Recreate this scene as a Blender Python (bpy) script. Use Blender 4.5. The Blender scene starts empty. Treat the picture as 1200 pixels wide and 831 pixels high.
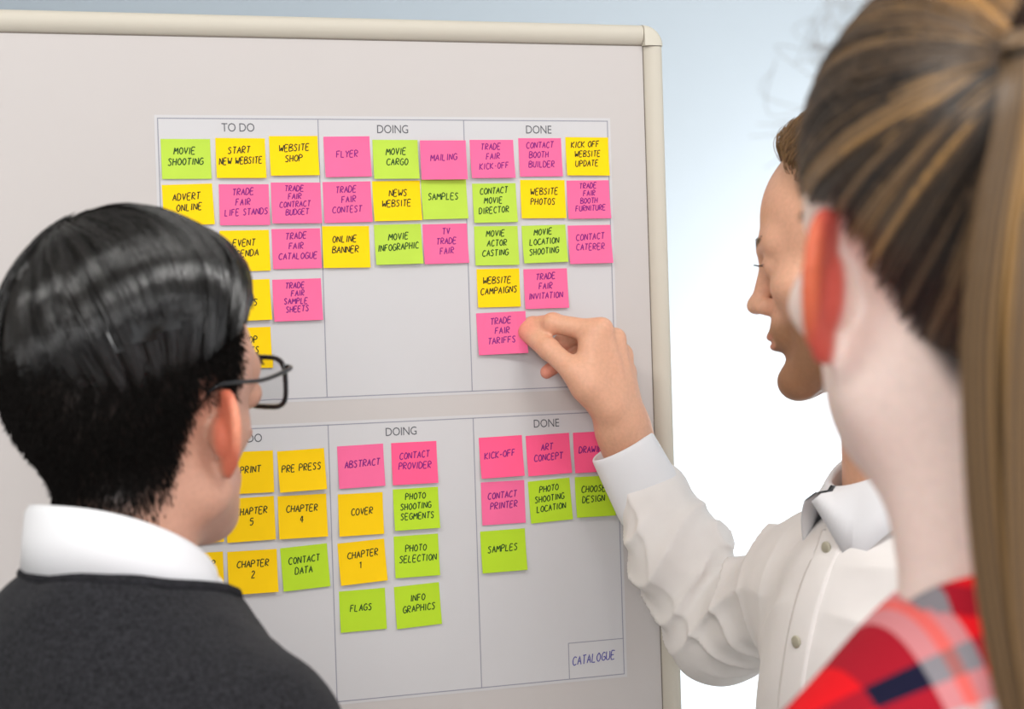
import bpy, math, random
import numpy as np
from mathutils import Matrix, Vector

random.seed(7)
rng = np.random.default_rng(11)
F32 = np.float32
scene = bpy.context.scene
COL = scene.collection

# ------------------------------------------------------------------ camera
FPX = 2000.0
CAM = np.array([0.0, 0.0, 1.58])
ROLL, PITCH, BYAW, BDIST = [math.radians(a) for a in (1.807, -0.885, 17.454)] + [1.9]
FWD = np.array([0, math.cos(PITCH), math.sin(PITCH)])
UP0 = np.array([0, -math.sin(PITCH), math.cos(PITCH)])
RT0 = np.array([1.0, 0, 0])
RT = math.cos(ROLL) * RT0 - math.sin(ROLL) * UP0
UP = math.sin(ROLL) * RT0 + math.cos(ROLL) * UP0
cam_data = bpy.data.cameras.new('camera')
cam = bpy.data.objects.new('camera', cam_data)
COL.objects.link(cam)
M = Matrix.Identity(4)
for i in range(3):
    M[i][0], M[i][1], M[i][2], M[i][3] = RT[i], UP[i], -FWD[i], CAM[i]
cam.matrix_world = M
cam_data.sensor_fit = 'HORIZONTAL'
cam_data.sensor_width = 36
cam_data.lens = FPX * 36 / 1200
cam_data.clip_start = 0.02
cam_data.dof.use_dof = True
cam_data.dof.focus_distance = 1.88
cam_data.dof.aperture_fstop = 7.5
scene.camera = cam


def W(px, py, d):
    """world point seen at photo pixel (px,py) at depth d in front of the camera"""
    return CAM + d * (FWD + RT * (px - 600) / FPX + UP * (415.5 - py) / FPX)


# ------------------------------------------------------------------ world, lights, exposure
world = bpy.data.worlds.new('world')
scene.world = world
world.use_nodes = True
bg = world.node_tree.nodes['Background']
bg.inputs[0].default_value = (0.93, 0.96, 1.0, 1)
bg.inputs[1].default_value = 0.98


def area(name, loc, target, sx, sy, power, color):
    l = bpy.data.lights.new(name, 'AREA')
    l.shape = 'RECTANGLE'
    l.size, l.size_y, l.energy, l.color = sx, sy, power, color
    o = bpy.data.objects.new(name, l)
    COL.objects.link(o)
    o.location = loc
    o.rotation_euler = (Vector(target) - Vector(loc)).to_track_quat('-Z', 'Y').to_euler()
    return o


area('ceiling_lamp_light', (0.80, 0.55, 2.70), (0.25, 1.9, 1.10), 0.7, 0.35, 10, (1.0, 0.985, 0.96))
area('ceiling_lamp_light', (-0.9, 0.35, 2.80), (-0.3, 1.4, 1.4), 0.7, 0.22, 9, (1.0, 0.98, 0.95))
area('front_fill_light', (0.05, -1.9, 2.10), (0.35, 1.9, 1.10), 1.2, 0.8, 32, (1.0, 0.99, 0.98))  # soft fill added behind the camera to brighten board and people
area('wall_wash_light', (1.42, 3.4, 0.95), (0.8, 4.0, 1.02), 0.7, 0.8, 54, (1.0, 0.945, 0.89))  # unseen wash light added behind the board to brighten the back wall
scene.view_settings.view_transform = 'Standard'
scene.view_settings.look = 'None'
scene.view_settings.gamma = 1
scene.view_settings.use_curve_mapping = False
scene.view_settings.exposure = 0.27


# ------------------------------------------------------------------ materials
def srgb(r, g, b):
    def f(c):
        c /= 255
        return c / 12.92 if c <= 0.04045 else ((c + 0.055) / 1.055) ** 2.4
    return (f(r), f(g), f(b), 1)


def mat(name, color, rough=0.6, spec=0.4, noise=None, bump=None, sss=0, attr=False, sheen=0, metal=0):
    m = bpy.data.materials.new(name)
    m.use_nodes = True
    nt = m.node_tree
    b = nt.nodes['Principled BSDF']
    b.inputs['Roughness'].default_value = rough
    b.inputs['Specular IOR Level'].default_value = spec
    b.inputs['Metallic'].default_value = metal
    if sheen:
        b.inputs['Sheen Weight'].default_value = sheen
    src = None
    if attr:
        a = nt.nodes.new('ShaderNodeAttribute')
        a.attribute_name = 'Col'
        src = a.outputs['Color']
    else:
        b.inputs['Base Color'].default_value = color
    tc = nt.nodes.new('ShaderNodeTexCoord')
    if noise:
        scale, amt = noise
        n = nt.nodes.new('ShaderNodeTexNoise')
        n.inputs['Scale'].default_value = scale
        n.inputs['Detail'].default_value = 4
        nt.links.new(tc.outputs['Object'], n.inputs['Vector'])
        mr = nt.nodes.new('ShaderNodeMapRange')
        mr.inputs[1].default_value, mr.inputs[2].default_value = 0.3, 0.7
        mr.inputs[3].default_value, mr.inputs[4].default_value = 1 - amt, 1 + amt
        nt.links.new(n.outputs[0], mr.inputs[0])
        mx = nt.nodes.new('ShaderNodeVectorMath')
        mx.operation = 'SCALE'
        if src is None:
            mx.inputs[0].default_value = color[:3]
        else:
            nt.links.new(src, mx.inputs[0])
        nt.links.new(mr.outputs[0], mx.inputs['Scale'])
        src = mx.outputs[0]
    if src is not None:
        nt.links.new(src, b.inputs['Base Color'])
    if bump:
        scale, strength, dist = bump
        n2 = nt.nodes.new('ShaderNodeTexNoise')
        n2.inputs['Scale'].default_value = scale
        n2.inputs['Detail'].default_value = 3
        nt.links.new(tc.outputs['Object'], n2.inputs['Vector'])
        bp = nt.nodes.new('ShaderNodeBump')
        bp.inputs['Strength'].default_value = strength
        bp.inputs['Distance'].default_value = dist
        nt.links.new(n2.outputs[0], bp.inputs['Height'])
        nt.links.new(bp.outputs[0], b.inputs['Normal'])
    if sss:
        b.inputs['Subsurface Weight'].default_value = sss
        b.inputs['Subsurface Radius'].default_value = (1.0, 0.35, 0.2)
        b.inputs['Subsurface Scale'].default_value = 0.008
    return m


MT = {}
MT['skin'] = mat('skin', (1, 1, 1, 1), 0.48, 0.35, (260, 0.05), (900, 0.12, 0.0006), 0.2, True)
MT['hair'] = mat('hair_strands', (1, 1, 1, 1), 0.33, 0.5, attr=True)
MT['hair_matte'] = mat('clipped_hair_strands', (1, 1, 1, 1), 0.7, 0.06, attr=True)
MT['hair_gloss'] = mat('slick_hair_strands', (1, 1, 1, 1), 0.16, 0.62, attr=True)
MT['shirt'] = mat('white_cotton', srgb(232, 227, 223), 0.8, 0.2, (30, 0.02), (1400, 0.15, 0.0004), 0.0, sheen=0.1)
MT['collar'] = mat('white_cotton_collar', srgb(232, 232, 234), 0.75, 0.2, None, (1400, 0.12, 0.0004))
MT['sweater'] = mat('charcoal_knit', srgb(38, 38, 41), 0.95, 0.1, (420, 0.55), (600, 0.6, 0.0015), sheen=0.06)
MT['rib'] = mat('charcoal_rib', srgb(40, 40, 43), 0.95, 0.1, (300, 0.35), (700, 0.6, 0.0012))
MT['trousers'] = mat('dark_trousers', srgb(38, 42, 56), 0.9, 0.1, (200, 0.2))
MT['shoe'] = mat('black_leather', srgb(28, 26, 25), 0.4, 0.4)
MT['board'] = mat('board_surface', srgb(195, 189, 186), 0.65, 0.15, (3, 0.012))
MT['frame'] = mat('cream_frame', srgb(198, 191, 177), 0.55, 0.3, (5, 0.02))
MT['corner'] = mat('cream_corner_cap', srgb(204, 198, 183), 0.5, 0.3)
MT['gap'] = mat('dark_gap', srgb(120, 112, 104), 0.8, 0.1)
MT['steel'] = mat('stand_steel', srgb(170, 170, 168), 0.35, 0.5, metal=0.8)
MT['rubber'] = mat('rubber', srgb(40, 40, 40), 0.8, 0.2)
MT['paper'] = mat('poster_paper', srgb(201, 199, 200), 0.8, 0.12, (8, 0.01))
MT['line'] = mat('printed_line', srgb(150, 150, 160), 0.8, 0.1)
MT['print'] = mat('printed_heading', srgb(95, 95, 100), 0.8, 0.1)
MT['note_yellow'] = mat('note_yellow', srgb(249, 206, 14), 0.75, 0.15, (25, 0.03))
MT['note_amber'] = mat('note_amber', srgb(243, 198, 12), 0.75, 0.15, (25, 0.03))
MT['note_pink'] = mat('note_pink', srgb(240, 106, 152), 0.75, 0.15, (25, 0.03))
MT['note_hot'] = mat('note_hot_pink', srgb(250, 92, 138), 0.75, 0.15, (25, 0.03))
MT['note_green'] = mat('note_green', srgb(182, 212, 74), 0.75, 0.15, (25, 0.03))
MT['note_lime'] = mat('note_lime', srgb(178, 212, 46), 0.75, 0.15, (25, 0.03))
MT['ink_black'] = mat('ink_black', srgb(50, 52, 24), 0.6, 0.2)
MT['ink_green'] = mat('ink_on_green', srgb(36, 70, 30), 0.6, 0.2)
MT['ink_purple'] = mat('ink_purple', srgb(128, 34, 120), 0.6, 0.2)
MT['ink_blue'] = mat('ink_blue', srgb(70, 66, 150), 0.6, 0.2)
MT['glasses'] = mat('black_acetate', srgb(22, 22, 26), 0.25, 0.5)
MT['button'] = mat('shirt_button', srgb(176, 170, 150), 0.4, 0.4)
MT['nail'] = mat('nail', srgb(232, 178, 160), 0.3, 0.5)
MT['eye'] = mat('eye', (1, 1, 1, 1), 0.15, 0.5, attr=True)
MT['wall'] = mat('pale_blue_wall', srgb(179, 191, 201), 0.9, 0.1, (1.3, 0.02))
MT['side_wall'] = mat('greige_wall', srgb(176, 172, 168), 0.9, 0.1, (1.5, 0.02))
MT['ceiling'] = mat('white_ceiling', srgb(225, 224, 222), 0.9, 0.1)
MT['floor'] = mat('light_grey_floor', srgb(196, 193, 188), 0.6, 0.3, (4, 0.05))
MT['elastic'] = mat('hair_elastic', srgb(40, 28, 22), 0.8, 0.1)
m = bpy.data.materials.new('lens_glass')
m.use_nodes = True
b = m.node_tree.nodes['Principled BSDF']
b.inputs['Transmission Weight'].default_value = 1
b.inputs['Roughness'].default_value = 0.02
b.inputs['IOR'].default_value = 1.08
MT['lens'] = m


def plaid_material():
    m = bpy.data.materials.new('red_plaid_flannel')
    m.use_nodes = True
    nt = m.node_tree
    b = nt.nodes['Principled BSDF']
    b.inputs['Roughness'].default_value = 0.9
    b.inputs['Specular IOR Level'].default_value = 0.15
    at = nt.nodes.new('ShaderNodeAttribute')
    at.attribute_name = 'cloth_uv'
    sp = nt.nodes.new('ShaderNodeSeparateXYZ')
    nt.links.new(at.outputs['Vector'], sp.inputs[0])

    def bands(out, period, offset):
        a = nt.nodes.new('ShaderNodeMath'); a.operation = 'MULTIPLY_ADD'
        a.inputs[1].default_value = 1 / period; a.inputs[2].default_value = offset
        nt.links.new(out, a.inputs[0])
        fr = nt.nodes.new('ShaderNodeMath'); fr.operation = 'FRACT'
        nt.links.new(a.outputs[0], fr.inputs[0])
        r = nt.nodes.new('ShaderNodeValToRGB')
        r.color_ramp.interpolation = 'CONSTANT'
        e = r.color_ramp.elements
        red, navy, wht = srgb(238, 24, 34), srgb(26, 26, 52), srgb(196, 190, 194)
        sal = srgb(240, 150, 140)
        stops = [(0.0, red), (0.40, navy), (0.56, wht), (0.62, sal), (0.66, wht), (0.71, red), (0.84, navy), (0.97, red)]
        e[0].position, e[0].color = stops[0]
        e[1].position, e[1].color = stops[1]
        for p, c in stops[2:]:
            n = e.new(p); n.color = c
        nt.links.new(fr.outputs[0], r.inputs[0])
        return r.outputs[0]
    b1 = bands(sp.outputs[0], 0.125, 0.18)
    b2 = bands(sp.outputs[1], 0.125, 0.30)
    mx = nt.nodes.new('ShaderNodeMix'); mx.data_type = 'RGBA'
    mx.inputs['Factor'].default_value = 0.5
    nt.links.new(b1, mx.inputs['A']); nt.links.new(b2, mx.inputs['B'])
    nt.links.new(mx.outputs['Result'], b.inputs['Base Color'])
    return m


MT['plaid'] = plaid_material()


# ------------------------------------------------------------------ object helpers
def tag(o, label=None, cat=None, group=None, kind=None):
    if label: o['label'] = label
    if cat: o['category'] = cat
    if group: o['group'] = group
    if kind: o['kind'] = kind
    return o


def empty(name, loc):
    o = bpy.data.objects.new(name, None)
    COL.objects.link(o)
    o.empty_display_size = 0.05
    o.location = Vector([float(x) for x in loc])
    return o


def mesh_obj(name, V, Fc, material, parent=None, smooth=True, col=None, uv=None, origin=None):
    """world-space vertices -> one mesh object (under parent if given)"""
    V = np.asarray(V, dtype=np.float64)
    if origin is None:
        origin = np.array(parent_origin(parent)) if parent is not None else V.mean(0)
    origin = np.asarray(origin, dtype=np.float64)
    me = bpy.data.meshes.new(name)
    L = V - origin
    if isinstance(Fc, np.ndarray):
        n, k = Fc.shape
        me.vertices.add(len(L)); me.vertices.foreach_set('co', L.astype(F32).ravel())
        me.loops.add(n * k); me.loops.foreach_set('vertex_index', Fc.astype(np.int32).ravel())
        me.polygons.add(n)
        me.polygons.foreach_set('loop_start', np.arange(0, n * k, k, dtype=np.int32))
        me.polygons.foreach_set('loop_total', np.full(n, k, dtype=np.int32))
        me.update(calc_edges=True)
    else:
        me.from_pydata([tuple(map(float, v)) for v in L], [], [tuple(map(int, f)) for f in Fc])
        me.update()
    if smooth:
        me.polygons.foreach_set('use_smooth', np.ones(len(me.polygons), dtype=bool))
    if col is not None:
        a = me.attributes.new('Col', 'FLOAT_COLOR', 'POINT')
        c = np.ones((len(L), 4), dtype=F32); c[:, :3] = col
        a.data.foreach_set('color', c.ravel())
    if uv is not None:
        a = me.attributes.new('cloth_uv', 'FLOAT_VECTOR', 'POINT')
        a.data.foreach_set('vector', np.asarray(uv, dtype=F32).ravel())
    me.materials.append(MT[material])
    o = bpy.data.objects.new(name, me)
    COL.objects.link(o)
    if parent is None:
        o.location = Vector(origin.tolist())
    else:
        o.parent = parent
        # parents here are translation-only; child keeps parent's origin
        o.location = Vector((origin - np.array(parent_origin(parent))).tolist())
    return o


def parent_origin(p):
    v = Vector((0, 0, 0))
    while p is not None:
        v = v + p.location
        p = p.parent
    return v


def box_vf(lo, hi, R=None, c=None):
    v = np.array([[x, y, z] for z in (lo[2], hi[2]) for y in (lo[1], hi[1]) for x in (lo[0], hi[0])], dtype=float)
    if R is not None:
        v = v @ np.asarray(R).T
    if c is not None:
        v = v + c
    f = [(0, 2, 3, 1), (4, 5, 7, 6), (0, 1, 5, 4), (2, 6, 7, 3), (0, 4, 6, 2), (1, 3, 7, 5)]
    return v, f


def add_bevel(o, w, seg=3):
    m = o.modifiers.new('bevel', 'BEVEL')
    m.width, m.segments, m.limit_method = w, seg, 'ANGLE'
    return o


def tube_vf(P, r, n=8, cap=True):
    """tube along polyline P with radius r (scalar or list)"""
    P = np.asarray(P, float)
    k = len(P)
    r = np.broadcast_to(np.asarray(r, float), (k,))
    T = np.gradient(P, axis=0)
    T /= np.linalg.norm(T, axis=1)[:, None] + 1e-12
    ref = np.array([0, 0, 1.0]) if abs(T[0][2]) < 0.9 else np.array([1.0, 0, 0])
    V = []
    nrm = np.cross(T[0], ref); nrm /= np.linalg.norm(nrm)
    for i in range(k):
        nrm = nrm - T[i] * (nrm @ T[i]); nrm /= np.linalg.norm(nrm)
        bn = np.cross(T[i], nrm)
        for j in range(n):
            a = 2 * math.pi * j / n
            V.append(P[i] + r[i] * (math.cos(a) * nrm + math.sin(a) * bn))
    Fc = []
    for i in range(k - 1):
        for j in range(n):
            Fc.append((i * n + j, i * n + (j + 1) % n, (i + 1) * n + (j + 1) % n, (i + 1) * n + j))
    if cap:
        Fc.append(tuple(range(n))[::-1]); Fc.append(tuple((k - 1) * n + j for j in range(n)))
    return np.array(V), Fc


def catmull(pts, n):
    P = np.asarray(pts, float)
    P = np.vstack([2 * P[0] - P[1], P, 2 * P[-1] - P[-2]])
    out = []
    m = len(P) - 3
    for t in np.linspace(0, m - 1e-9, n):
        i = int(t); u = t - i
        a, b_, c, d = P[i:i + 4]
        out.append(0.5 * ((2 * b_) + (-a + c) * u + (2 * a - 5 * b_ + 4 * c - d) * u * u + (-a + 3 * b_ - 3 * c + d) * u ** 3))
    return np.array(out)


# ------------------------------------------------------------------ implicit-surface modelling
def vlen(q): return np.sqrt(np.einsum('ij,ij->i', q, q))


def ell(P, c, r):
    q = P - np.asarray(c, F32)
    r = np.asarray(r, F32)
    k0 = vlen(q / r); k1 = vlen(q / (r * r)) + 1e-9
    return k0 * (k0 - 1) / k1


def cone(P, a, b_, ra, rb):
    a = np.asarray(a, F32); ba = np.asarray(b_, F32) - a
    q = P - a
    h = np.clip((q @ ba) / float(ba @ ba), 0, 1)
    return vlen(q - h[:, None] * ba) - (ra + (rb - ra) * h)


def chain(P, pts, rs, k=0.004):
    d = None
    for i in range(len(pts) - 1):
        e = cone(P, pts[i], pts[i + 1], rs[i], rs[i + 1])
        d = e if d is None else smin(d, e, k)
    return d


def smin(a, b_, k):
    h = np.maximum(k - np.abs(a - b_), 0) / k
    return np.minimum(a, b_) - h * h * k * 0.25


def ssub(a, b_, k): return -smin(-a, b_, k)
def smax(a, b_, k): return -smin(-a, -b_, k)


def sstep(e0, e1, x):
    t = np.clip((x - e0) / (e1 - e0), 0, 1)
    return t * t * (3 - 2 * t)


def wob(P, s, seed=0.0):
    """smooth pseudo-noise in about -1..1"""
    x, y, z = P[:, 0] * s + seed, P[:, 1] * s - seed * 1.7, P[:, 2] * s + seed * 0.6
    a = np.sin(x + 1.7 * np.sin(y * 0.9 + z * 0.6 + 1.3)) + np.sin(y * 1.1 + 1.6 * np.sin(z * 0.8 - x * 0.7)) \
        + np.sin(z * 1.05 + 1.5 * np.sin(x * 0.95 + y * 0.55 + 2.1))
    return a / 3


def bounded(fn, P, c, r):
    d = vlen(P - np.asarray(c, F32)) - r
    out = np.maximum(d, 0) + 0.03
    m = d < 0.03
    if m.any():
        out[m] = fn(P[m])
    return out


def polygonize(fn, lo, hi, res, blk=6):
    lo = np.asarray(lo, float); hi = np.asarray(hi, float)
    nb = np.ceil((hi - lo) / (res * blk)).astype(int)
    n = nb * blk
    ax = [(lo[i] + res * (np.arange(nb[i]) * blk + (blk - 1) / 2)) for i in range(3)]
    C = np.stack(np.meshgrid(*ax, indexing='ij'), -1).reshape(-1, 3).astype(F32)
    fc = fn(C)
    half = res * blk * 0.87
    act = np.abs(fc) < half * 1.9
    Fb = np.repeat(fc[:, None], blk ** 3, 1)
    ai = np.where(act)[0]
    off = (np.stack(np.meshgrid(*[np.arange(blk)] * 3, indexing='ij'), -1).reshape(-1, 3) - (blk - 1) / 2) * res
    off = off.astype(F32)
    step = max(1, 400000 // blk ** 3)
    for s in range(0, len(ai), step):
        id_ = ai[s:s + step]
        Q = (C[id_][:, None, :] + off[None]).reshape(-1, 3)
        Fb[id_] = fn(Q).reshape(len(id_), -1)
    Fg = Fb.reshape(nb[0], nb[1], nb[2], blk, blk, blk).transpose(0, 3, 1, 4, 2, 5).reshape(n)
    S = Fg < 0
    cnt = np.zeros(np.array(n) - 1, np.int8)
    cs = [(i, j, k) for i in (0, 1) for j in (0, 1) for k in (0, 1)]
    for i, j, k in cs:
        cnt += S[i:n[0] - 1 + i, j:n[1] - 1 + j, k:n[2] - 1 + k]
    cells = np.argwhere((cnt > 0) & (cnt < 8))
    val = {c: Fg[cells[:, 0] + c[0], cells[:, 1] + c[1], cells[:, 2] + c[2]] for c in cs}
    acc = np.zeros((len(cells), 3)); num = np.zeros(len(cells))
    for c in cs:
        for axx in range(3):
            if c[axx] == 0:
                d = list(c); d[axx] = 1; d = tuple(d)
                a, b_ = val[c], val[d]
                mk = (a < 0) != (b_ < 0)
                t = np.where(mk, a / np.where(mk, a - b_, 1), 0)
                p = np.array(c, float)[None].repeat(len(cells), 0)
                p[:, axx] += t
                acc += p * mk[:, None]; num += mk
    V = lo + res * (cells + acc / num[:, None])
    idx = np.full(np.array(n) - 1, -1, np.int32)
    idx[cells[:, 0], cells[:, 1], cells[:, 2]] = np.arange(len(cells))
    Q = []
    for axx in range(3):
        u, v = [(1, 2), (2, 0), (0, 1)][axx]
        sl0 = [slice(None)] * 3; sl1 = [slice(None)] * 3
        sl0[axx] = slice(0, -1); sl1[axx] = slice(1, None)
        ch = S[tuple(sl0)] != S[tuple(sl1)]
        e = np.argwhere(ch)
        e = e[(e[:, u] > 0) & (e[:, v] > 0) & (e[:, u] < n[u] - 1) & (e[:, v] < n[v] - 1)]
        ins = S[e[:, 0], e[:, 1], e[:, 2]]
        def cid(du, dv):
            g = e.copy(); g[:, u] += du; g[:, v] += dv
            return idx[g[:, 0], g[:, 1], g[:, 2]]
        q = np.stack([cid(-1, -1), cid(0, -1), cid(0, 0), cid(-1, 0)], 1)
        q[~ins] = q[~ins][:, ::-1]
        Q.append(q)
    Q = np.vstack(Q)
    Q = Q[(Q >= 0).all(1)]
    # pull the vertices onto the surface
    for _ in range(2):
        v32 = V.astype(F32)
        d = fn(v32)
        g = np.zeros_like(V)
        h = res * 0.4
        for axx in range(3):
            o = np.zeros(3, F32); o[axx] = h
            g[:, axx] = (fn(v32 + o) - fn(v32 - o)) / (2 * h)
        gl = np.einsum('ij,ij->i', g, g) + 1e-6
        stp = np.clip(d / gl, -res, res)
        V = V - g * stp[:, None] * 0.9
    return V, Q


def frame(heading_deg, pitch_deg=0, roll_deg=0):
    """columns right, forward, up ; heading measured from +Y towards +X ; pitch up positive"""
    a, p, r = map(math.radians, (heading_deg, pitch_deg, roll_deg))
    Rz = np.array([[math.cos(a), math.sin(a), 0], [-math.sin(a), math.cos(a), 0], [0, 0, 1]])
    Rx = np.array([[1, 0, 0], [0, math.cos(p), -math.sin(p)], [0, math.sin(p), math.cos(p)]])
    Ry = np.array([[math.cos(r), 0, math.sin(r)], [0, 1, 0], [-math.sin(r), 0, math.cos(r)]])
    return Rz @ Rx @ Ry


# ------------------------------------------------------------------ setting
def structure(name, lo, hi, material):
    v, f = box_vf(lo, hi)
    o = mesh_obj(name, v, f, material, smooth=False)
    tag(o, kind='structure')
    return o


structure('floor', (-2.02, -2.5, -0.1), (4.5, 4.5, 0.0), 'floor')
structure('ceiling', (-2.02, -2.5, 2.95), (4.5, 4.12, 3.05), 'ceiling')
structure('wall_left', (-2.02, -2.5, 0.0), (-1.9, 4.0, 2.95), 'side_wall')
structure('wall_back', (-2.02, 4.0, 0.0), (4.5, 4.12, 2.95), 'wall')

# ------------------------------------------------------------------ the planning board
BU = np.array([math.cos(BYAW), math.sin(BYAW), 0])
BN = np.array([math.sin(BYAW), -math.cos(BYAW), 0])      # towards the viewer
BZ = np.array([0, 0, 1.0])
B0 = np.array([0, BDIST, CAM[2]])


def BP(u, v, n=0.0):
    u, v, n = np.broadcast_arrays(np.asarray(u, float), np.asarray(v, float), np.asarray(n, float))
    return B0 + u[..., None] * BU + v[..., None] * BZ + n[..., None] * BN


def board_uv(px, py):
    d = W(px, py, 1.0) - CAM
    t = ((B0 - CAM) @ BN) / (d @ BN)
    p = CAM + t * d - B0
    return p @ BU, p @ BZ


def board_box(u0, u1, v0, v1, n0, n1):
    v, f = box_vf((u0, v0, n0), (u1, v1, n1))
    return BP(v[:, 0], v[:, 1], v[:, 2]), f


UL, URR, VB, VT = -1.02, 0.191, -0.62, 0.3406
RW = 0.023
board = empty('planning_board', BP(-0.41, 0, 0) * np.array([1, 1, 0]))
tag(board, 'large off-white pinboard in a cream frame with rounded corners, covered with sticky notes', 'board')
v, f = board_box(UL + 0.012, URR - 0.012, VB + 0.012, VT - 0.012, -0.018, 0.0)
mesh_obj('panel', v, f, 'board', board, smooth=False)


def rail(u0, v0, u1, v1, inward):
    """extruded rounded frame profile between two board points; inward = direction to the panel"""
    a = np.array([u0, v0]); b_ = np.array([u1, v1]); inw = np.array(inward, float)
    prof = []
    w = RW
    for s, n in ((w, -0.02), (w, 0.0005), (w - 0.0012, 0.0022), (w * 0.80, 0.0062), (w * 0.55, 0.0085), (w * 0.3, 0.0085), (w * 0.12, 0.0062), (0.0006, 0.001), (0, -0.004), (0, -0.02)):
        prof.append((s, n))
    V = []
    for p in (a, b_):
        for s, n in prof:
            q = p + inw * s
            V.append(BP(q[0], q[1], n))
    k = len(prof)
    Fc = [(i, i + 1, k + i + 1, k + i) for i in range(k - 1)] + [(k - 1, 0, k, 2 * k - 1), tuple(range(k))[::-1], tuple(range(k, 2 * k))]
    return np.array(V), Fc


CR = 0.0245
g_ = 0.0006
for nm, args in (('top_rail', (UL + CR, VT, URR - CR - g_, VT, (0, -1))), ('side_rail', (URR, VT - CR - g_, URR, VB + CR, (-1, 0))),
                 ('bottom_rail', (URR - CR, VB, UL + CR, VB, (0, 1))), ('side_rail', (UL, VB + CR, UL, VT - CR, (1, 0)))):
    v, f = rail(*args)
    o = mesh_obj(nm, v, f, 'frame', board, smooth=True)
    o.modifiers.new('edges', 'EDGE_SPLIT').split_angle = math.radians(40)


def corner_cap(cu, cv, su, sv):
    """quarter-round dome cap; (cu,cv) inner centre, (su,sv) outward signs"""
    V, Fc = [], []
    na = 12
    rings = [(1.0, -0.02), (1.0, -0.003), (0.985, 0.002), (0.93, 0.0068), (0.8, 0.0095), (0.5, 0.0103), (0.0, 0.0104)]
    for r, n in rings:
        for j in range(na + 1):
            a = math.pi / 2 * j / na
            V.append(BP(cu + su * CR * r * math.cos(a), cv + sv * CR * r * math.sin(a), n))
    m_ = na + 1
    for i in range(len(rings) - 1):
        for j in range(na):
            Fc.append((i * m_ + j, i * m_ + j + 1, (i + 1) * m_ + j + 1, (i + 1) * m_ + j))
    base = len(V); V.append(BP(cu, cv, -0.02))
    for j in range(na):
        Fc.append((base, j + 1, j))
    for e in (0, na):
        col = [i * m_ + e for i in range(len(rings))]
        Fc.append(tuple([base] + (col if e == 0 else col[::-1])))
    return np.array(V), Fc


for cu, cv, su, sv in ((URR - CR, VT - CR, 1, 1), (UL + CR, VT - CR, -1, 1), (URR - CR, VB + CR, 1, -1), (UL + CR, VB + CR, -1, -1)):
    v, f = corner_cap(cu, cv, su, sv)
    o = mesh_obj('corner_cap', v, f, 'corner', board)
    o.modifiers.new('edges', 'EDGE_SPLIT').split_angle = math.radians(50)
# shadow gap between frame and panel
for (a, b_, c, d) in ((UL + RW, URR - RW, VT - RW - 0.0012, VT - RW), (URR - RW - 0.0010, URR - RW, VB + RW, VT - RW)):
    v, f = board_box(a, b_, c, d, 0.0, 0.0004)
    mesh_obj('frame_joint', v, f, 'gap', board, smooth=False)
# stand
zf = -CAM[2]
for u in (UL + 0.10, URR - 0.10):
    v, f = board_box(u - 0.02, u + 0.02, zf + 0.05, VT - 0.1, -0.052, -0.021)
    add_bevel(mesh_obj('upright', v, f, 'steel', board, smooth=False), 0.004)
    v, f = board_box(u - 0.022, u + 0.022, zf + 0.02, zf + 0.055, -0.33, 0.26)
    add_bevel(mesh_obj('foot_bar', v, f, 'steel', board, smooth=False), 0.006)
    for n in (-0.31, 0.24):
        v, f = tube_vf(np.array([BP(u, zf, n), BP(u, zf + 0.02, n)]), 0.018, 12)
        mesh_obj('foot_pad', v, f, 'rubber', board)

# ------------------------------------------------------------------ printed posters (two sheets)
TU = [-0.3798, -0.2102, -0.0475, 0.1217]
TOPV, BOTV = (0.2308, -0.0682), (-0.0981, -0.3973)


def text_mesh(body, size, cu, cv, n, tilt=0.0):
    cu_ = bpy.data.curves.new('heading', 'FONT')
    cu_.body = body; cu_.size = size; cu_.align_x = 'CENTER'; cu_.align_y = 'CENTER'
    cu_.resolution_u = 3
    cu_.space_character = 0.95
    o = bpy.data.objects.new('tmp_heading', cu_)
    COL.objects.link(o)
    bpy.context.view_layer.update()
    me = bpy.data.meshes.new_from_object(o.evaluated_get(bpy.context.evaluated_depsgraph_get()))
    V = np.array([v.co[:] for v in me.vertices]); Fc = [tuple(p.vertices) for p in me.polygons]
    bpy.data.objects.remove(o); bpy.data.curves.remove(cu_); bpy.data.meshes.remove(me)
    V[:, 0] *= 0.86
    return BP(cu + V[:, 0], cv + V[:, 1], n + 0 * V[:, 0]), Fc


def poster(vr, label, heads, extra=None):
    o_ = BP((TU[0] + TU[3]) / 2, vr[1], 0.0)
    p = empty('planning_poster', o_)
    tag(p, label, 'poster', 'printed planning posters')
    m_ = 0.0035
    v, f = board_box(TU[0] - m_, TU[3] + m_, vr[1] - m_, vr[0] + m_, 0.0, 0.0003)
    mesh_obj('sheet', v, f, 'paper', p, smooth=False)
    t = 0.00055
    for u in TU:
        v, f = board_box(u - t, u + t, vr[1] - t, vr[0] + t, 0.0003, 0.0004)
        mesh_obj('column_line', v, f, 'line', p, smooth=False)
    for vv in vr:
        v, f = board_box(TU[0], TU[3], vv - t, vv + t, 0.0003, 0.0004)
        mesh_obj('border_line', v, f, 'line', p, smooth=False)
    for s, (px, py) in heads:
        u, vv = board_uv(px, py)
        v, f = text_mesh(s, 0.0130, u, vv, 0.00042)
        mesh_obj('heading', v, f, 'print', p, smooth=False)
    return p


poster(TOPV, 'upper white planning sheet with TO DO, DOING and DONE columns', (('TO DO', (279, 150)), ('DOING', (460, 152)), ('DONE', (631, 152.5))))
low = poster(BOTV, 'lower white planning sheet with a CATALOGUE box in its bottom right corner', (('TO DO', (288, 514.5)), ('DOING', (470, 506)), ('DONE', (640, 496.5))))

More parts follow.
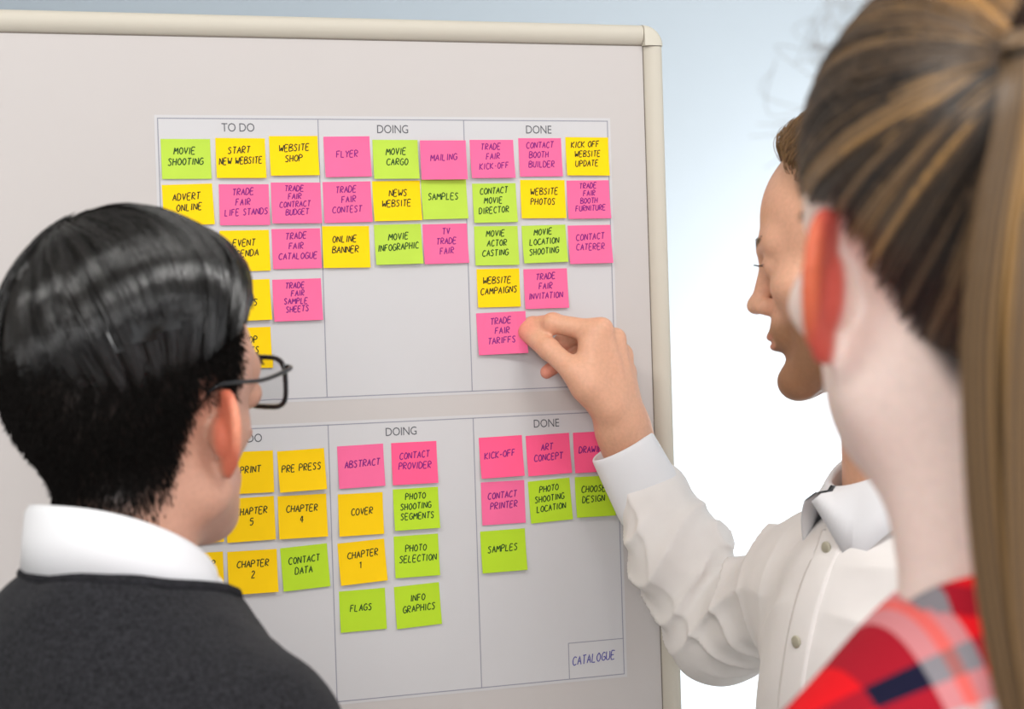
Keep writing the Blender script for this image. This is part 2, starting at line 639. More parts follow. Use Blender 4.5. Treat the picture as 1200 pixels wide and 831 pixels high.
# hand lettering: single-stroke capitals
G = {
 'A': '0,0 .25,1 .5,0|.1,.38 .42,.38', 'B': '0,0 0,1 .38,.95 .42,.72 .05,.55 .48,.42 .48,.1 0,0', 'C': '.48,.85 .25,1 .03,.7 .03,.25 .25,0 .5,.12',
 'D': '0,0 0,1 .32,.9 .48,.5 .32,.08 0,0', 'E': '.45,1 .02,1 .02,0 .46,0|.02,.52 .36,.54', 'F': '.45,1 .02,1 .02,0|.02,.52 .36,.54',
 'G': '.48,.85 .25,1 .03,.7 .03,.25 .25,0 .5,.15 .5,.45 .28,.45', 'H': '0,0 0,1|.45,0 .45,1|0,.5 .45,.52', 'I': '.1,0 .1,1', 'J': '.35,1 .35,.15 .2,0 .02,.15',
 'K': '0,0 0,1|.45,1 .02,.45 .48,0', 'L': '.02,1 .02,0 .42,0', 'M': '0,0 .08,1 .3,.35 .52,1 .6,0', 'N': '0,0 .02,1 .45,0 .47,1', 'O': '.25,1 .03,.7 .03,.28 .25,0 .47,.28 .47,.7 .25,1',
 'P': '.02,0 .02,1 .4,.92 .42,.6 .02,.48', 'Q': '.25,1 .03,.7 .03,.28 .25,0 .47,.28 .47,.7 .25,1|.3,.25 .52,-.05', 'R': '.02,0 .02,1 .4,.92 .4,.6 .04,.5 .47,0',
 'S': '.45,.88 .22,1 .04,.78 .42,.35 .26,0 .02,.12', 'T': '0,1 .5,1|.25,1 .23,0', 'U': '0,1 .03,.2 .24,0 .44,.2 .46,1', 'V': '0,1 .24,0 .48,1', 'W': '0,1 .14,0 .3,.65 .46,0 .62,1',
 'X': '0,0 .46,1|.02,1 .46,0', 'Y': '0,1 .24,.5 .48,1|.24,.5 .22,0', 'Z': '.02,1 .46,1 0,0 .48,0', '-': '.05,.45 .32,.47',
 '1': '.08,.75 .22,1 .22,0', '2': '.03,.8 .22,1 .42,.75 .02,0 .46,0', '3': '.04,.9 .3,1 .4,.75 .15,.55 .45,.3 .25,0 .02,.12', '4': '.32,0 .32,1 .02,.35 .48,.35',
 '5': '.44,1 .08,1 .05,.58 .34,.6 .42,.25 .2,0 .02,.1', '6': '.4,1 .1,.55 .04,.2 .22,0 .42,.2 .3,.45 .06,.35', ' ': ''}


def hand_lines(lines, rs, h=0.0088, width=0.044, lead=1.38, top=None, xshift=0.0, strokew=0.00062):
    """strokes (list of 2-D polylines) for lines of capitals centred on a note"""
    out = []
    n = len(lines)
    y = ((n - 1) * h * lead) / 2 + (0.004 if top is None else top)
    for ln in lines:
        adv = []
        for ch in ln:
            w = {'M': .6, 'W': .62, 'I': .2, ' ': .3, '-': .37}.get(ch, .5)
            adv.append(w + 0.17)
        tot = sum(adv) * h * 1.06
        sx = min(1.0, width / max(tot, 1e-6))
        x = -tot * sx / 2 + rs.uniform(-0.002, 0.002) * (sx > 0.95) + xshift
        slope = rs.uniform(0.0, 0.07)
        for ch, a in zip(ln, adv):
            for st in G.get(ch, '').split('|'):
                if not st: continue
                P = np.array([[float(c) for c in p.split(',')] for p in st.split(' ')])
                P = P + rs.uniform(-0.03, 0.03, P.shape)
                P[:, 0] = (P[:, 0] + 0.13 * P[:, 1]) * h * 1.06 * sx + x
                P[:, 1] = (P[:, 1] - 0.5) * h + y + slope * P[:, 0]
                out.append(P)
            x += a * h * 1.06 * sx
        y -= h * lead
    return out


def ribbons(strokes, hw, lift):
    """flat ink ribbons; lift(x,y)->height above the sheet; returns 2-D+height verts and faces"""
    V, Fc = [], []
    for P in strokes:
        if len(P) > 3:
            P = catmull(P, len(P) * 2)
        else:
            P = np.vstack([np.linspace(P[i], P[i + 1], 4)[:-1] for i in range(len(P) - 1)] + [P[-1:]])
        T = np.gradient(P, axis=0); T /= np.linalg.norm(T, axis=1)[:, None] + 1e-12
        N = np.stack([-T[:, 1], T[:, 0]], 1)
        b0 = len(V)
        for a, nn in zip(P, N):
            for s in (1, -1):
                q = a + s * hw * nn
                V.append((q[0], q[1], lift(q[0], q[1])))
        for i in range(len(P) - 1):
            Fc.append((b0 + 2 * i, b0 + 2 * i + 1, b0 + 2 * i + 3, b0 + 2 * i + 2))
    return np.array(V), Fc


# CATALOGUE box on the lower sheet
u0, v0 = board_uv(666, 754); u1, v1 = board_uv(729, 790)
for (a, b_, c, d) in ((u0, TU[3], v0 - 0.0005, v0 + 0.0005), (u0 - 0.0005, u0 + 0.0005, BOTV[1], v0)):
    v, f = board_box(a, b_, c, d, 0.0003, 0.0004)
    mesh_obj('box_line', v, f, 'line', low, smooth=False)
rs0 = np.random.default_rng(3)
cu, cv = board_uv(696, 771)
v, f = ribbons(hand_lines(['CATALOGUE'], rs0, 0.0095, 0.052, top=0.0), 0.00055, lambda x, y: 0.00045)
mesh_obj('handwriting', BP(cu + v[:, 0], cv + v[:, 1] + 0.05 * v[:, 0], v[:, 2]), f, 'ink_blue', low, smooth=False)

# ------------------------------------------------------------------ sticky notes
HELD = {}


def note(px0, py0, px1, py1, colour, lines, label, tilt=0.0, curl=0.0025, base=0.0006, peel=0.0, cat='sticky note', top=None, h=0.0070, seed=0):
    rs = np.random.default_rng(seed + int(px0 * 7 + py0))
    cx, cy = (px0 + px1) / 2, (py0 + py1) / 2
    uc, vc = board_uv(cx, cy)
    w = board_uv(px1, cy)[0] - board_uv(px0, cy)[0]
    hh = board_uv(cx, py0)[1] - board_uv(cx, py1)[1]
    tl = math.radians(tilt + rs.uniform(-0.9, 0.9))
    side = rs.uniform(-0.0006, 0.0012)

    def lift(x, y):
        t = 0.5 - y / hh
        z = base + curl * t * t + side * (x / w + 0.5) * t
        if peel:
            s = np.clip(x / w + 0.5, 0, 1)
            z = z + peel * s ** 2.2
        return z
    nx, ny = 7, 9
    V, Fc = [], []
    for layer in (0, 1):
        for j in range(ny):
            for i in range(nx):
                x = (i / (nx - 1) - 0.5) * w; y = (j / (ny - 1) - 0.5) * hh
                V.append((x, y, lift(x, y) - layer * 0.00018))
    k = nx * ny
    for j in range(ny - 1):
        for i in range(nx - 1):
            a = j * nx + i
            Fc.append((a, a + 1, a + nx + 1, a + nx))
            Fc.append((k + a, k + a + nx, k + a + nx + 1, k + a + 1))
    rim = [i for i in range(nx)] + [j * nx + nx - 1 for j in range(1, ny)] + [(ny - 1) * nx + i for i in range(nx - 2, -1, -1)] + [j * nx for j in range(ny - 2, 0, -1)]
    for i in range(len(rim)):
        a, b_ = rim[i], rim[(i + 1) % len(rim)]
        Fc.append((a, k + a, k + b_, b_))
    ct, st = math.cos(tl), math.sin(tl)

    def place(A):
        A = np.asarray(A)
        x = A[:, 0] * ct - A[:, 1] * st; y = A[:, 0] * st + A[:, 1] * ct
        return BP(uc + x, vc + y, A[:, 2])
    mk = {'Y': 'note_yellow', 'A': 'note_amber', 'P': 'note_pink', 'H': 'note_hot', 'G': 'note_green', 'L': 'note_lime'}[colour]
    ink = {'Y': 'ink_black', 'A': 'ink_black', 'P': 'ink_purple', 'H': 'ink_purple', 'G': 'ink_green', 'L': 'ink_green'}[colour]
    root = empty('sticky_note', place([(0, hh / 2, base)])[0])
    tag(root, label, cat, 'sticky notes on the planning board')
    mesh_obj('paper', place(V), Fc, mk, root, smooth=False)
    if lines:
        n = len(lines)
        hgt = h * (1.0 if n < 3 else (0.95 if n == 3 else 0.86))
        S = hand_lines(lines, rs, hgt, w * 0.88, lead=1.62 if n < 4 else 1.40, top=top if top is not None else (0.003 if n > 1 else 0.003))
        v, f = ribbons(S, 0.00058, lambda x, y: lift(x, y) + 0.00016)
        mesh_obj('handwriting', place(v), f, ink, root, smooth=False)
    return root


CN = {'Y': 'yellow', 'A': 'amber yellow', 'P': 'pink', 'H': 'hot pink', 'G': 'light green', 'L': 'lime green'}
UPN = 'on the upper sheet'
LON = 'on the lower sheet'
NOTES = [
 # upper sheet, TO DO
 (189, 163, 247, 210, 'G', 'MOVIE/SHOOTING', UPN), (253, 162, 311, 209, 'Y', 'START/NEW WEBSITE', UPN), (316, 159.5, 373, 206, 'Y', 'WEBSITE/SHOP', UPN),
 (191, 216, 250, 264, 'Y', 'ADVERT/ONLINE', UPN), (257, 216, 315.5, 264, 'P', 'TRADE/FAIR/LIFE STANDS', UPN), (318, 214, 376, 262, 'P', 'TRADE/FAIR/CONTRACT/BUDGET', UPN),
 (258, 270, 316, 318, 'Y', 'EVENT/AGENDA', 'half hidden behind the dark-haired man\'s slick hair'), (319, 268, 376, 315, 'P', 'TRADE/FAIR/CATALOGUE', UPN),
 (260, 328, 317, 376, 'Y', 'MAIL/TEXTS', 'with only its right edge showing beside the slick hair'), (320, 327, 377, 376, 'P', 'TRADE/FAIR/SAMPLE/SHEETS', UPN),
 (261, 384, 318, 432, 'Y', 'SHOP/TESTS', 'just above the eyeglasses, mostly hidden behind the slick hair'),
 # upper sheet, DOING
 (380, 160, 434, 207.5, 'P', 'FLYER', UPN), (437, 164, 490, 210, 'G', 'MOVIE/CARGO', UPN), (492, 165, 545.5, 211, 'P', 'MAILING', UPN),
 (379, 213, 435, 261, 'P', 'TRADE/FAIR/CONTEST', UPN), (437, 212, 493, 259, 'Y', 'NEWS/WEBSITE', UPN), (494, 210, 547, 257, 'G', 'SAMPLES', 'tucked under the MAILING note on the upper sheet'),
 (378, 265, 433, 314, 'Y', 'ONLINE/BANNER', UPN), (439, 263, 494, 310, 'G', 'MOVIE/INFOGRAPHIC', UPN), (496, 262.5, 548, 309, 'P', 'TV/TRADE/FAIR', UPN),
 # upper sheet, DONE
 (551, 164, 602, 209, 'P', 'TRADE/FAIR/KICK-OFF', UPN), (608, 162, 658, 207, 'P', 'CONTACT/BOOTH/BUILDER', UPN), (663, 161, 713, 206, 'Y', 'KICK OFF/WEBSITE/UPDATE', UPN),
 (554, 215, 605, 261, 'G', 'CONTACT/MOVIE/DIRECTOR', UPN), (610, 211, 662, 256, 'Y', 'WEBSITE/PHOTOS', UPN), (664.5, 211.5, 714, 256.5, 'P', 'TRADE/FAIR/BOOTH/FURNITURE', UPN),
 (556, 265, 607, 311, 'G', 'MOVIE/ACTOR/CASTING', UPN), (612, 264, 663.5, 308, 'G', 'MOVIE/LOCATION/SHOOTING', UPN), (666, 264, 716, 309, 'P', 'CONTACT/CATERER', UPN),
 (559, 315, 609, 360, 'Y', 'WEBSITE/CAMPAIGNS', UPN), (614, 315, 665, 361.5, 'P', 'TRADE/FAIR/INVITATION', UPN),
 # lower sheet, TO DO
 (205, 531, 261, 579, 'A', 'INDEX', 'mostly hidden behind the dark-haired man\'s jaw'), (266, 529, 320.5, 578, 'A', 'PRINT', LON), (326, 527, 381, 575, 'A', 'PRE PRESS', LON),
 (203, 588, 261, 637, 'A', 'CHAPTER/6', 'partly hidden by the jaw'), (265, 583, 322, 634, 'A', 'CHAPTER/5', 'below the PRINT note'), (326, 580, 383, 630, 'A', 'CHAPTER/4', 'below the PRE PRESS note'),
 (205, 648, 262, 697, 'A', 'CHAPTER/3', 'half hidden behind the white shirt collar'), (267, 645, 325, 695, 'A', 'CHAPTER/2', 'left of the CONTACT DATA note'), (330, 639.5, 385, 690, 'L', 'CONTACT/DATA', LON),
 (205, 704, 261, 752, 'L', 'TEXT', 'peeking out above the dark sweater shoulder'),
 # lower sheet, DOING
 (396, 521.5, 450, 571, 'P', 'ABSTRACT', LON), (459, 518, 512, 567, 'H', 'CONTACT/PROVIDER', LON),
 (396.5, 578, 449, 627, 'A', 'COVER', LON), (461, 572, 514, 620, 'L', 'PHOTO/SHOOTING/SEGMENTS', LON),
 (397, 634, 452, 683, 'A', 'CHAPTER/1', 'left of the PHOTO SELECTION note'), (462, 627, 514, 675.5, 'L', 'PHOTO/SELECTION', LON),
 (398, 691, 452, 739, 'L', 'FLAGS', LON), (463, 685, 516, 734, 'L', 'INFO/GRAPHICS', LON),
 # lower sheet, DONE
 (562, 511.5, 612.5, 559, 'H', 'KICK-OFF', LON), (617, 509, 668, 556, 'H', 'ART/CONCEPT', LON), (672, 506, 719, 553, 'H', 'DRAWING', LON),
 (564, 564, 615, 614, 'P', 'CONTACT/PRINTER', LON), (620, 562, 669, 611, 'L', 'PHOTO/SHOOTING/LOCATION', LON), (674, 558, 719, 605, 'L', 'CHOOSE/DESIGN', LON),
 (563.5, 621, 616, 669.5, 'L', 'SAMPLES', 'alone in its row on the lower sheet'),
]
TILT = {'INFO/GRAPHICS': 2.5, 'CHAPTER/1': 2.0, 'SAMPLES': 1.0, 'PHOTO/SHOOTING/LOCATION': 2.0, 'CONTACT/DATA': 1.5, 'TRADE/FAIR/SAMPLE/SHEETS': 1, 'ADVERT/ONLINE': 2}
for n_, (a, b_, c, d, k, t, where) in enumerate(NOTES):
    lines = t.split('/')
    lab = '%s sticky note reading %s, %s' % (CN[k], ' '.join(lines), where)
    if where.startswith(('half', 'with only', 'just', 'mostly', 'peeking')):
        lab = '%s sticky note %s' % (CN[k], where)
    note(a, b_, c, d, k, lines, lab, tilt=TILT.get(t, 0.4), curl=0.0018 + 0.003 * rng.random(), base=0.0006 + (0.0030 if t == 'MAILING' else 0), seed=n_)
note(559, 366, 613, 415, 'P', ['TRADE', 'FAIR', 'TARIFFS'], 'pink sticky note held between thumb and index finger, reading TRADE FAIR TARIFFS', tilt=1.5, curl=0.004, peel=0.012, seed=99)

# ------------------------------------------------------------------ anatomy
def ear_sdf(p, s, flare=28, drop=0.0, size=1.0, tilt=-.20, ex=.0700):
    """p in head space; s = +1 right, -1 left"""
    a = math.radians(flare)
    Uv = np.array([0, tilt, 0.98]); Uv /= np.linalg.norm(Uv); Vv = np.array([s * math.sin(a), -math.cos(a), tilt * math.cos(a)])
    Vv = Vv - Uv * (Uv @ Vv); Vv /= np.linalg.norm(Vv)
    Nv = np.cross(Uv, Vv) * s
    c = np.array([s * ex, 0.004, drop])
    q = ((p - c.astype(F32)) @ np.stack([Vv, Uv, Nv], 1).astype(F32)) / size
    out = [(.004, .006), (.003, .018), (.008, .028), (.018, .033), (.028, .029), (.0335, .017), (.0335, .003), (.029, -.010), (.022, -.021)]
    hel = catmull(np.array([(x, y, 0.002) for x, y in out]), 13)
    d = None
    for i in range(len(hel) - 1):
        e = cone(q, hel[i], hel[i + 1], .0033, .0033)
        d = e if d is None else np.minimum(d, e)
    pl = ell(q, (.017, .006, -.001), (.0165, .027, .0032))
    d = smin(d, pl, .004)
    lobe = ell(q, (.012, -.023, 0.0), (.0105, .011, .0042))
    d = smin(d, lobe, .005)
    d = smin(d, chain(q, [(.019, .020, .002), (.0245, .006, .003), (.018, -.010, .003)], [.0026, .003, .003]), .004)
    d = smin(d, ell(q, (.003, -.004, .003), (.005, .007, .005)), .004)
    conc = ell(q, (.013, -.001, -.005), (.012, .015, .007))
    d = smin(d, conc, .005)
    d = ssub(d, ell(q, (.012, -.002, .006), (.008, .011, .008)), .003)
    return d * size


def head_sdf(p, prm):
    q = p.copy(); q[:, 0] = np.abs(q[:, 0])
    fem = prm.get('fem', 0); rec = prm.get('recede', 0); ns = prm.get('nose', 0); rm = rec * .75; sl = prm.get('slim', 0)
    d = ell(q, (0, -.012, .046), (.0745, .097, .087))
    d = smin(d, ell(q, (0, .028, .045), (.064, .060, .060)), .02)
    d = smin(d, ell(q, (0, .042 - rec * .5, -.022), (.058 - sl, .046 - sl * .4, .070)), .03)
    d = smin(d, cone(q, (.050 - .003 * fem, .000, -.048), (.012, .076 - rec, -.094 + rec * .6), .020 - .002 * fem, .0165), .03)
    d = smin(d, ell(q, (0, .083 - rec - .006 * fem, -.096 + rec * .6), (.020 - .003 * fem, .016 - .003 * fem, .014)), .018)
    d = smin(d, cone(q, (.010, .086, .027), (.040, .072, .031), .0105 - .003 * fem, .010), .016)
    d = smin(d, ell(q, (.047 - sl, .060 - sl * 1.4, -.012), (.018, .020, .015)), .022)
    d = ssub(d, ell(q, (.031, .100, .011), (.016, .014, .010)), .014)
    # nose
    d = smin(d, cone(q, (0, .090, .018), (0, .110 - ns, -.016), .0075, .0085), .010)
    d = smin(d, ell(q, (0, .114 - ns, -.020), (.0095, .010, .0085)), .006)
    d = smin(d, ell(q, (.011, .103 - ns * .8, -.023), (.0065, .010, .0075)), .006)
    d = ssub(d, ell(q, (.006, .107 - ns, -.0305), (.0035, .006, .003)), .003)
    # mouth
    d = smin(d, ell(q, (0, .084 - rm, -.050), (.028, .016, .018)), .014)
    d = smin(d, ell(q, (0, .0965 - rm, -.0515), (.021, .0065, .0048)), .005)
    d = smin(d, ell(q, (0, .0950 - rm, -.0610), (.018, .0068, .0055)), .005)
    d = ssub(d, ell(q, (0, .104 - rm, -.0565), (.023, .007, .0012)), .003)
    d = ssub(d, ell(q, (0, .104 - rm, -.074), (.018, .010, .006)), .010)
    # eyelids
    d = smin(d, ell(q, (.031, .076, .011), (.0150, .0145, .0125)), .005)
    d = ssub(d, ell(q, (.031, .0925, .0095), (.0115, .008, .0034)), .0025)
    es = prm.get('ear', 1.0)
    for s in (1, -1):
        if prm.get('ears', 'both') == 'both' or prm['ears'] == s:
            e = ear_sdf(p, s, prm.get('flare', 28), prm.get('eardrop', 0.0), es, prm.get('eartilt', -.2), prm.get('earx', .07))
            d = smin(d, e, .006)
    return d


def torso_sdf(p, prm):
    """p in body space: origin at the base of the neck, y forward, z up"""
    q = p.copy(); q[:, 0] = np.abs(q[:, 0])
    sw = prm.get('shoulder', 0.17); sd = prm.get('slope', 0.072)
    d = ell(q, (0, .022, -.21), (.150 * sw / .17, .108, .215))
    d = smin(d, ell(q, (0, .026, -.46), (.146 * sw / .17, .105, .20)), .10)
    d = smin(d, cone(q, (.03, -.018, -.050), (sw, -.004, -sd), .052, .052), .06)
    d = smin(d, ell(q, (0, -.038, -.078), (.080, .060, .085)), .03)
    d = smin(d, ell(q, (.07, -.055, -.17), (.075, .05, .11)), .05)
    return d


def hand_relaxed(P, wrist, dirn, palm_n, side, k=1.0):
    """relaxed hanging hand: wrist point, finger direction, palm normal, side=thumb direction"""
    w = np.asarray(wrist, float); f = np.asarray(dirn, float); n = np.asarray(palm_n, float); t = np.asarray(side, float)
    d = None
    for o, L in ((.028, .068), (.010, .075), (-.009, .070), (-.026, .056)):
        m0 = w + f * .088 + t * o
        c = cone(P, w + t * o * .5, m0, .017, .012)
        d = c if d is None else smin(d, c, .014)
    for o, L in ((.030, .068), (.010, .076), (-.010, .070), (-.028, .055)):
        m0 = w + f * .088 + t * o
        p1 = m0 + f * L * .48 + n * .008
        p2 = p1 + f * L * .30 + n * .014
        p3 = p2 + f * L * .18 + n * .014
        d = smin(d, chain(P, [m0, p1, p2, p3], [.0098, .0088, .008, .0068]), .004)
    c0 = w + f * .02 + t * .018 + n * .008
    c1 = w + f * .055 + t * .046 + n * .016
    c2 = c1 + f * .032 + t * .010 + n * .006
    c3 = c2 + f * .026 + t * .002 + n * .006
    return smin(d, chain(P, [c0, c1, c2, c3], [.016, .012, .0098, .0078]), .008)


def skin_colour(n, base): return np.tile(np.array(base[:3], F32), (n, 1))


def mixc(c, target, w): return c * (1 - w[:, None]) + np.array(target[:3], F32) * w[:, None]


def strands_mesh(paths, radii, n=3):
    """paths (S,K,3), radii (S,K) -> thin tubes, as numpy arrays"""
    S, K, _ = paths.shape
    T = np.gradient(paths, axis=1)
    T /= np.linalg.norm(T, axis=2, keepdims=True) + 1e-12
    ref = np.zeros_like(T); ref[..., 0] = 0.31; ref[..., 1] = 0.55; ref[..., 2] = 0.77
    A = np.cross(T, ref); A /= np.linalg.norm(A, axis=2, keepdims=True) + 1e-9
    B = np.cross(T, A)
    V = np.zeros((S, K, n, 3))
    for j in range(n):
        a = 2 * math.pi * j / n
        V[:, :, j] = paths + radii[..., None] * (math.cos(a) * A + math.sin(a) * B)
    base = (np.arange(S) * K * n)[:, None, None]
    i = np.arange(K - 1)[None, :, None] * n
    j = np.arange(n)[None, None, :]
    j2 = (j + 1) % n
    Fq = np.stack(np.broadcast_arrays(base + i + j, base + i + j2, base + i + n + j2, base + i + n + j), -1).reshape(-1, 4)
    return V.reshape(-1, 3), Fq


def ellipsoid_cap(c, r, keep, nu=72, nv=40):
    """double-sided-free lat/long ellipsoid patch; keep(dir)->bool"""
    V, D = [], []
    for j in range(nv + 1):
        th = math.pi * j / nv
        for i in range(nu):
            ph = 2 * math.pi * i / nu
            dd = np.array([math.sin(th) * math.cos(ph), math.sin(th) * math.sin(ph), math.cos(th)])
            D.append(dd)
    D = np.array(D)
    V = np.asarray(c) + D * np.asarray(r)
    Fc = []
    K = keep(D)
    for j in range(nv):
        for i in range(nu):
            q = (j * nu + i, (j + 1) * nu + i, (j + 1) * nu + (i + 1) % nu, j * nu + (i + 1) % nu)
            if all(K[x] for x in q):
                Fc.append(q)
    return V, np.array(Fc)


def collar_mesh(O, R, r_in, r_out, z_top, fall, gap_deg, drop_front, tip=0.02, ey=1.0, stand=0.035, lean=0.0, flare=.006):
    """folded shirt collar in body space, open at the front by +-gap_deg"""
    V = []
    na = 120
    prof_n = 10
    for i in range(na + 1):
        a = math.radians(-180 + gap_deg + (360 - 2 * gap_deg) * i / na)     # 0 = back
        fr = (1 - math.cos(a)) / 2                                         # 0 back, 1 front
        zt = z_top - drop_front * fr ** 1.3
        af = 180 - abs(math.degrees(a))                                     # degrees from the front
        fl = fall + tip * math.exp(-((af - 34) / 20) ** 2)
        if af < 34:
            fl = 0.012 + (fl - 0.012) * max(0.0, (af - gap_deg) / (34 - gap_deg))
        dx, dy = math.sin(a), -math.cos(a)
        pts = []
        pts.append((r_in, zt - stand))
        pts.append((r_in * 0.985, zt - stand * 0.4))
        pts.append((r_in * 0.98, zt - 0.004))
        pts.append((r_in * 1.0, zt))
        pts.append((r_in + 0.004, zt + 0.0005))
        pts.append((r_in + 0.007, zt - 0.004))
        ro = r_out + flare * fr
        pts.append((r_in + 0.55 * (ro - r_in) + 0.003, zt - fl * 0.45))
        pts.append((ro, zt - fl))
        pts.append((ro - 0.0022, zt - fl - 0.0003))
        pts.append((r_in + 0.55 * (ro - r_in) - 0.001, zt - fl * 0.45))
        for r, z in pts:
            V.append((dx * r, dy * r * ey + lean * (z - z_top), z))
    Fc = []
    for i in range(na):
        for j in range(prof_n - 1):
            a = i * prof_n + j
            Fc.append((a, a + prof_n, a + prof_n + 1, a + 1))
    V = np.array(V)
    return V @ R.T + O, Fc, V


def neck_hole(q, r, cy=-.002):
    rad = np.sqrt(q[:, 0] ** 2 + (q[:, 1] - cy) ** 2)
    return smax(rad - r - .25 * np.maximum(q[:, 2], 0), -.045 - q[:, 2], .01)


def limb_sdf(P, pts, rs, k=.02): return chain(P, pts, rs, k)


def legs_and_shoes(person, O, R, hip_z, foot_fwd=0.0):
    """trousers from the hips to the floor, and two shoes"""
    hz = hip_z
    lp = lambda x, y, z: O * np.array([1, 1, 0]) + np.array([0, 0, z]) + R[:, 0] * x + R[:, 1] * y
    def fn(P):
        d = None
        for s in (-1, 1):
            c = chain(P, [lp(s * .085, .02, hz - .10), lp(s * .095, .03, hz - .46), lp(s * .10, .0, .10)], [.088, .066, .058], .03)
            d = c if d is None else smin(d, c, .03)
        q = ((P - lp(0, .02, hz - .02).astype(F32)) @ R.astype(F32))
        d = smin(d, ell(q, (0, 0, 0), (.165, .118, .12)), .06)
        d = np.maximum(d, P[:, 2] - (hz + .06))
        d = np.maximum(d, .045 - P[:, 2])
        return d + 0.003 * wob(P, 38, 2.0)
    c = lp(0, 0, 0)
    V, Q = polygonize(fn, (c[0] - .32, c[1] - .32, 0.0), (c[0] + .32, c[1] + .32, hz + .09), 0.012)
    mesh_obj('trousers', V, Q, 'trousers', person)
    for s in (-1, 1):
        a = lp(s * .10, -.035, .045); b_ = lp(s * .11, .165, .03); t = lp(s * .10, 0.0, .08)
        def fs(P):
            d = smin(cone(P, a, b_, .043, .036), cone(P, a, t, .042, .045), .03)
            return smax(d, .004 - P[:, 2], .008)
        V, Q = polygonize(fs, np.minimum(a, b_) - .07, np.maximum(a, b_) + .09, 0.008)
        V[:, 2] = np.maximum(V[:, 2], 0.0)
        mesh_obj('shoe', V, Q, 'shoe', person)


def eyes(person, Hc, Rh):
    for s in (-1, 1):
        n, m_ = 14, 10
        V, C = [], []
        for j in range(m_ + 1):
            th = math.pi * j / m_
            for i in range(n):
                ph = 2 * math.pi * i / n
                d = np.array([math.sin(th) * math.cos(ph), math.cos(th), math.sin(th) * math.sin(ph)])
                V.append(np.array([s * .031, .0755, .0105]) + d * .0123)
                C.append((.02, .015, .01) if th < .28 else ((.12, .08, .05) if th < .55 else (.75, .70, .66)))
        Fc = [(j * n + i, j * n + (i + 1) % n, (j + 1) * n + (i + 1) % n, (j + 1) * n + i) for j in range(m_) for i in range(n)]
        mesh_obj('eye', np.array(V) @ Rh.T + Hc, Fc, 'eye', person, col=np.array(C))

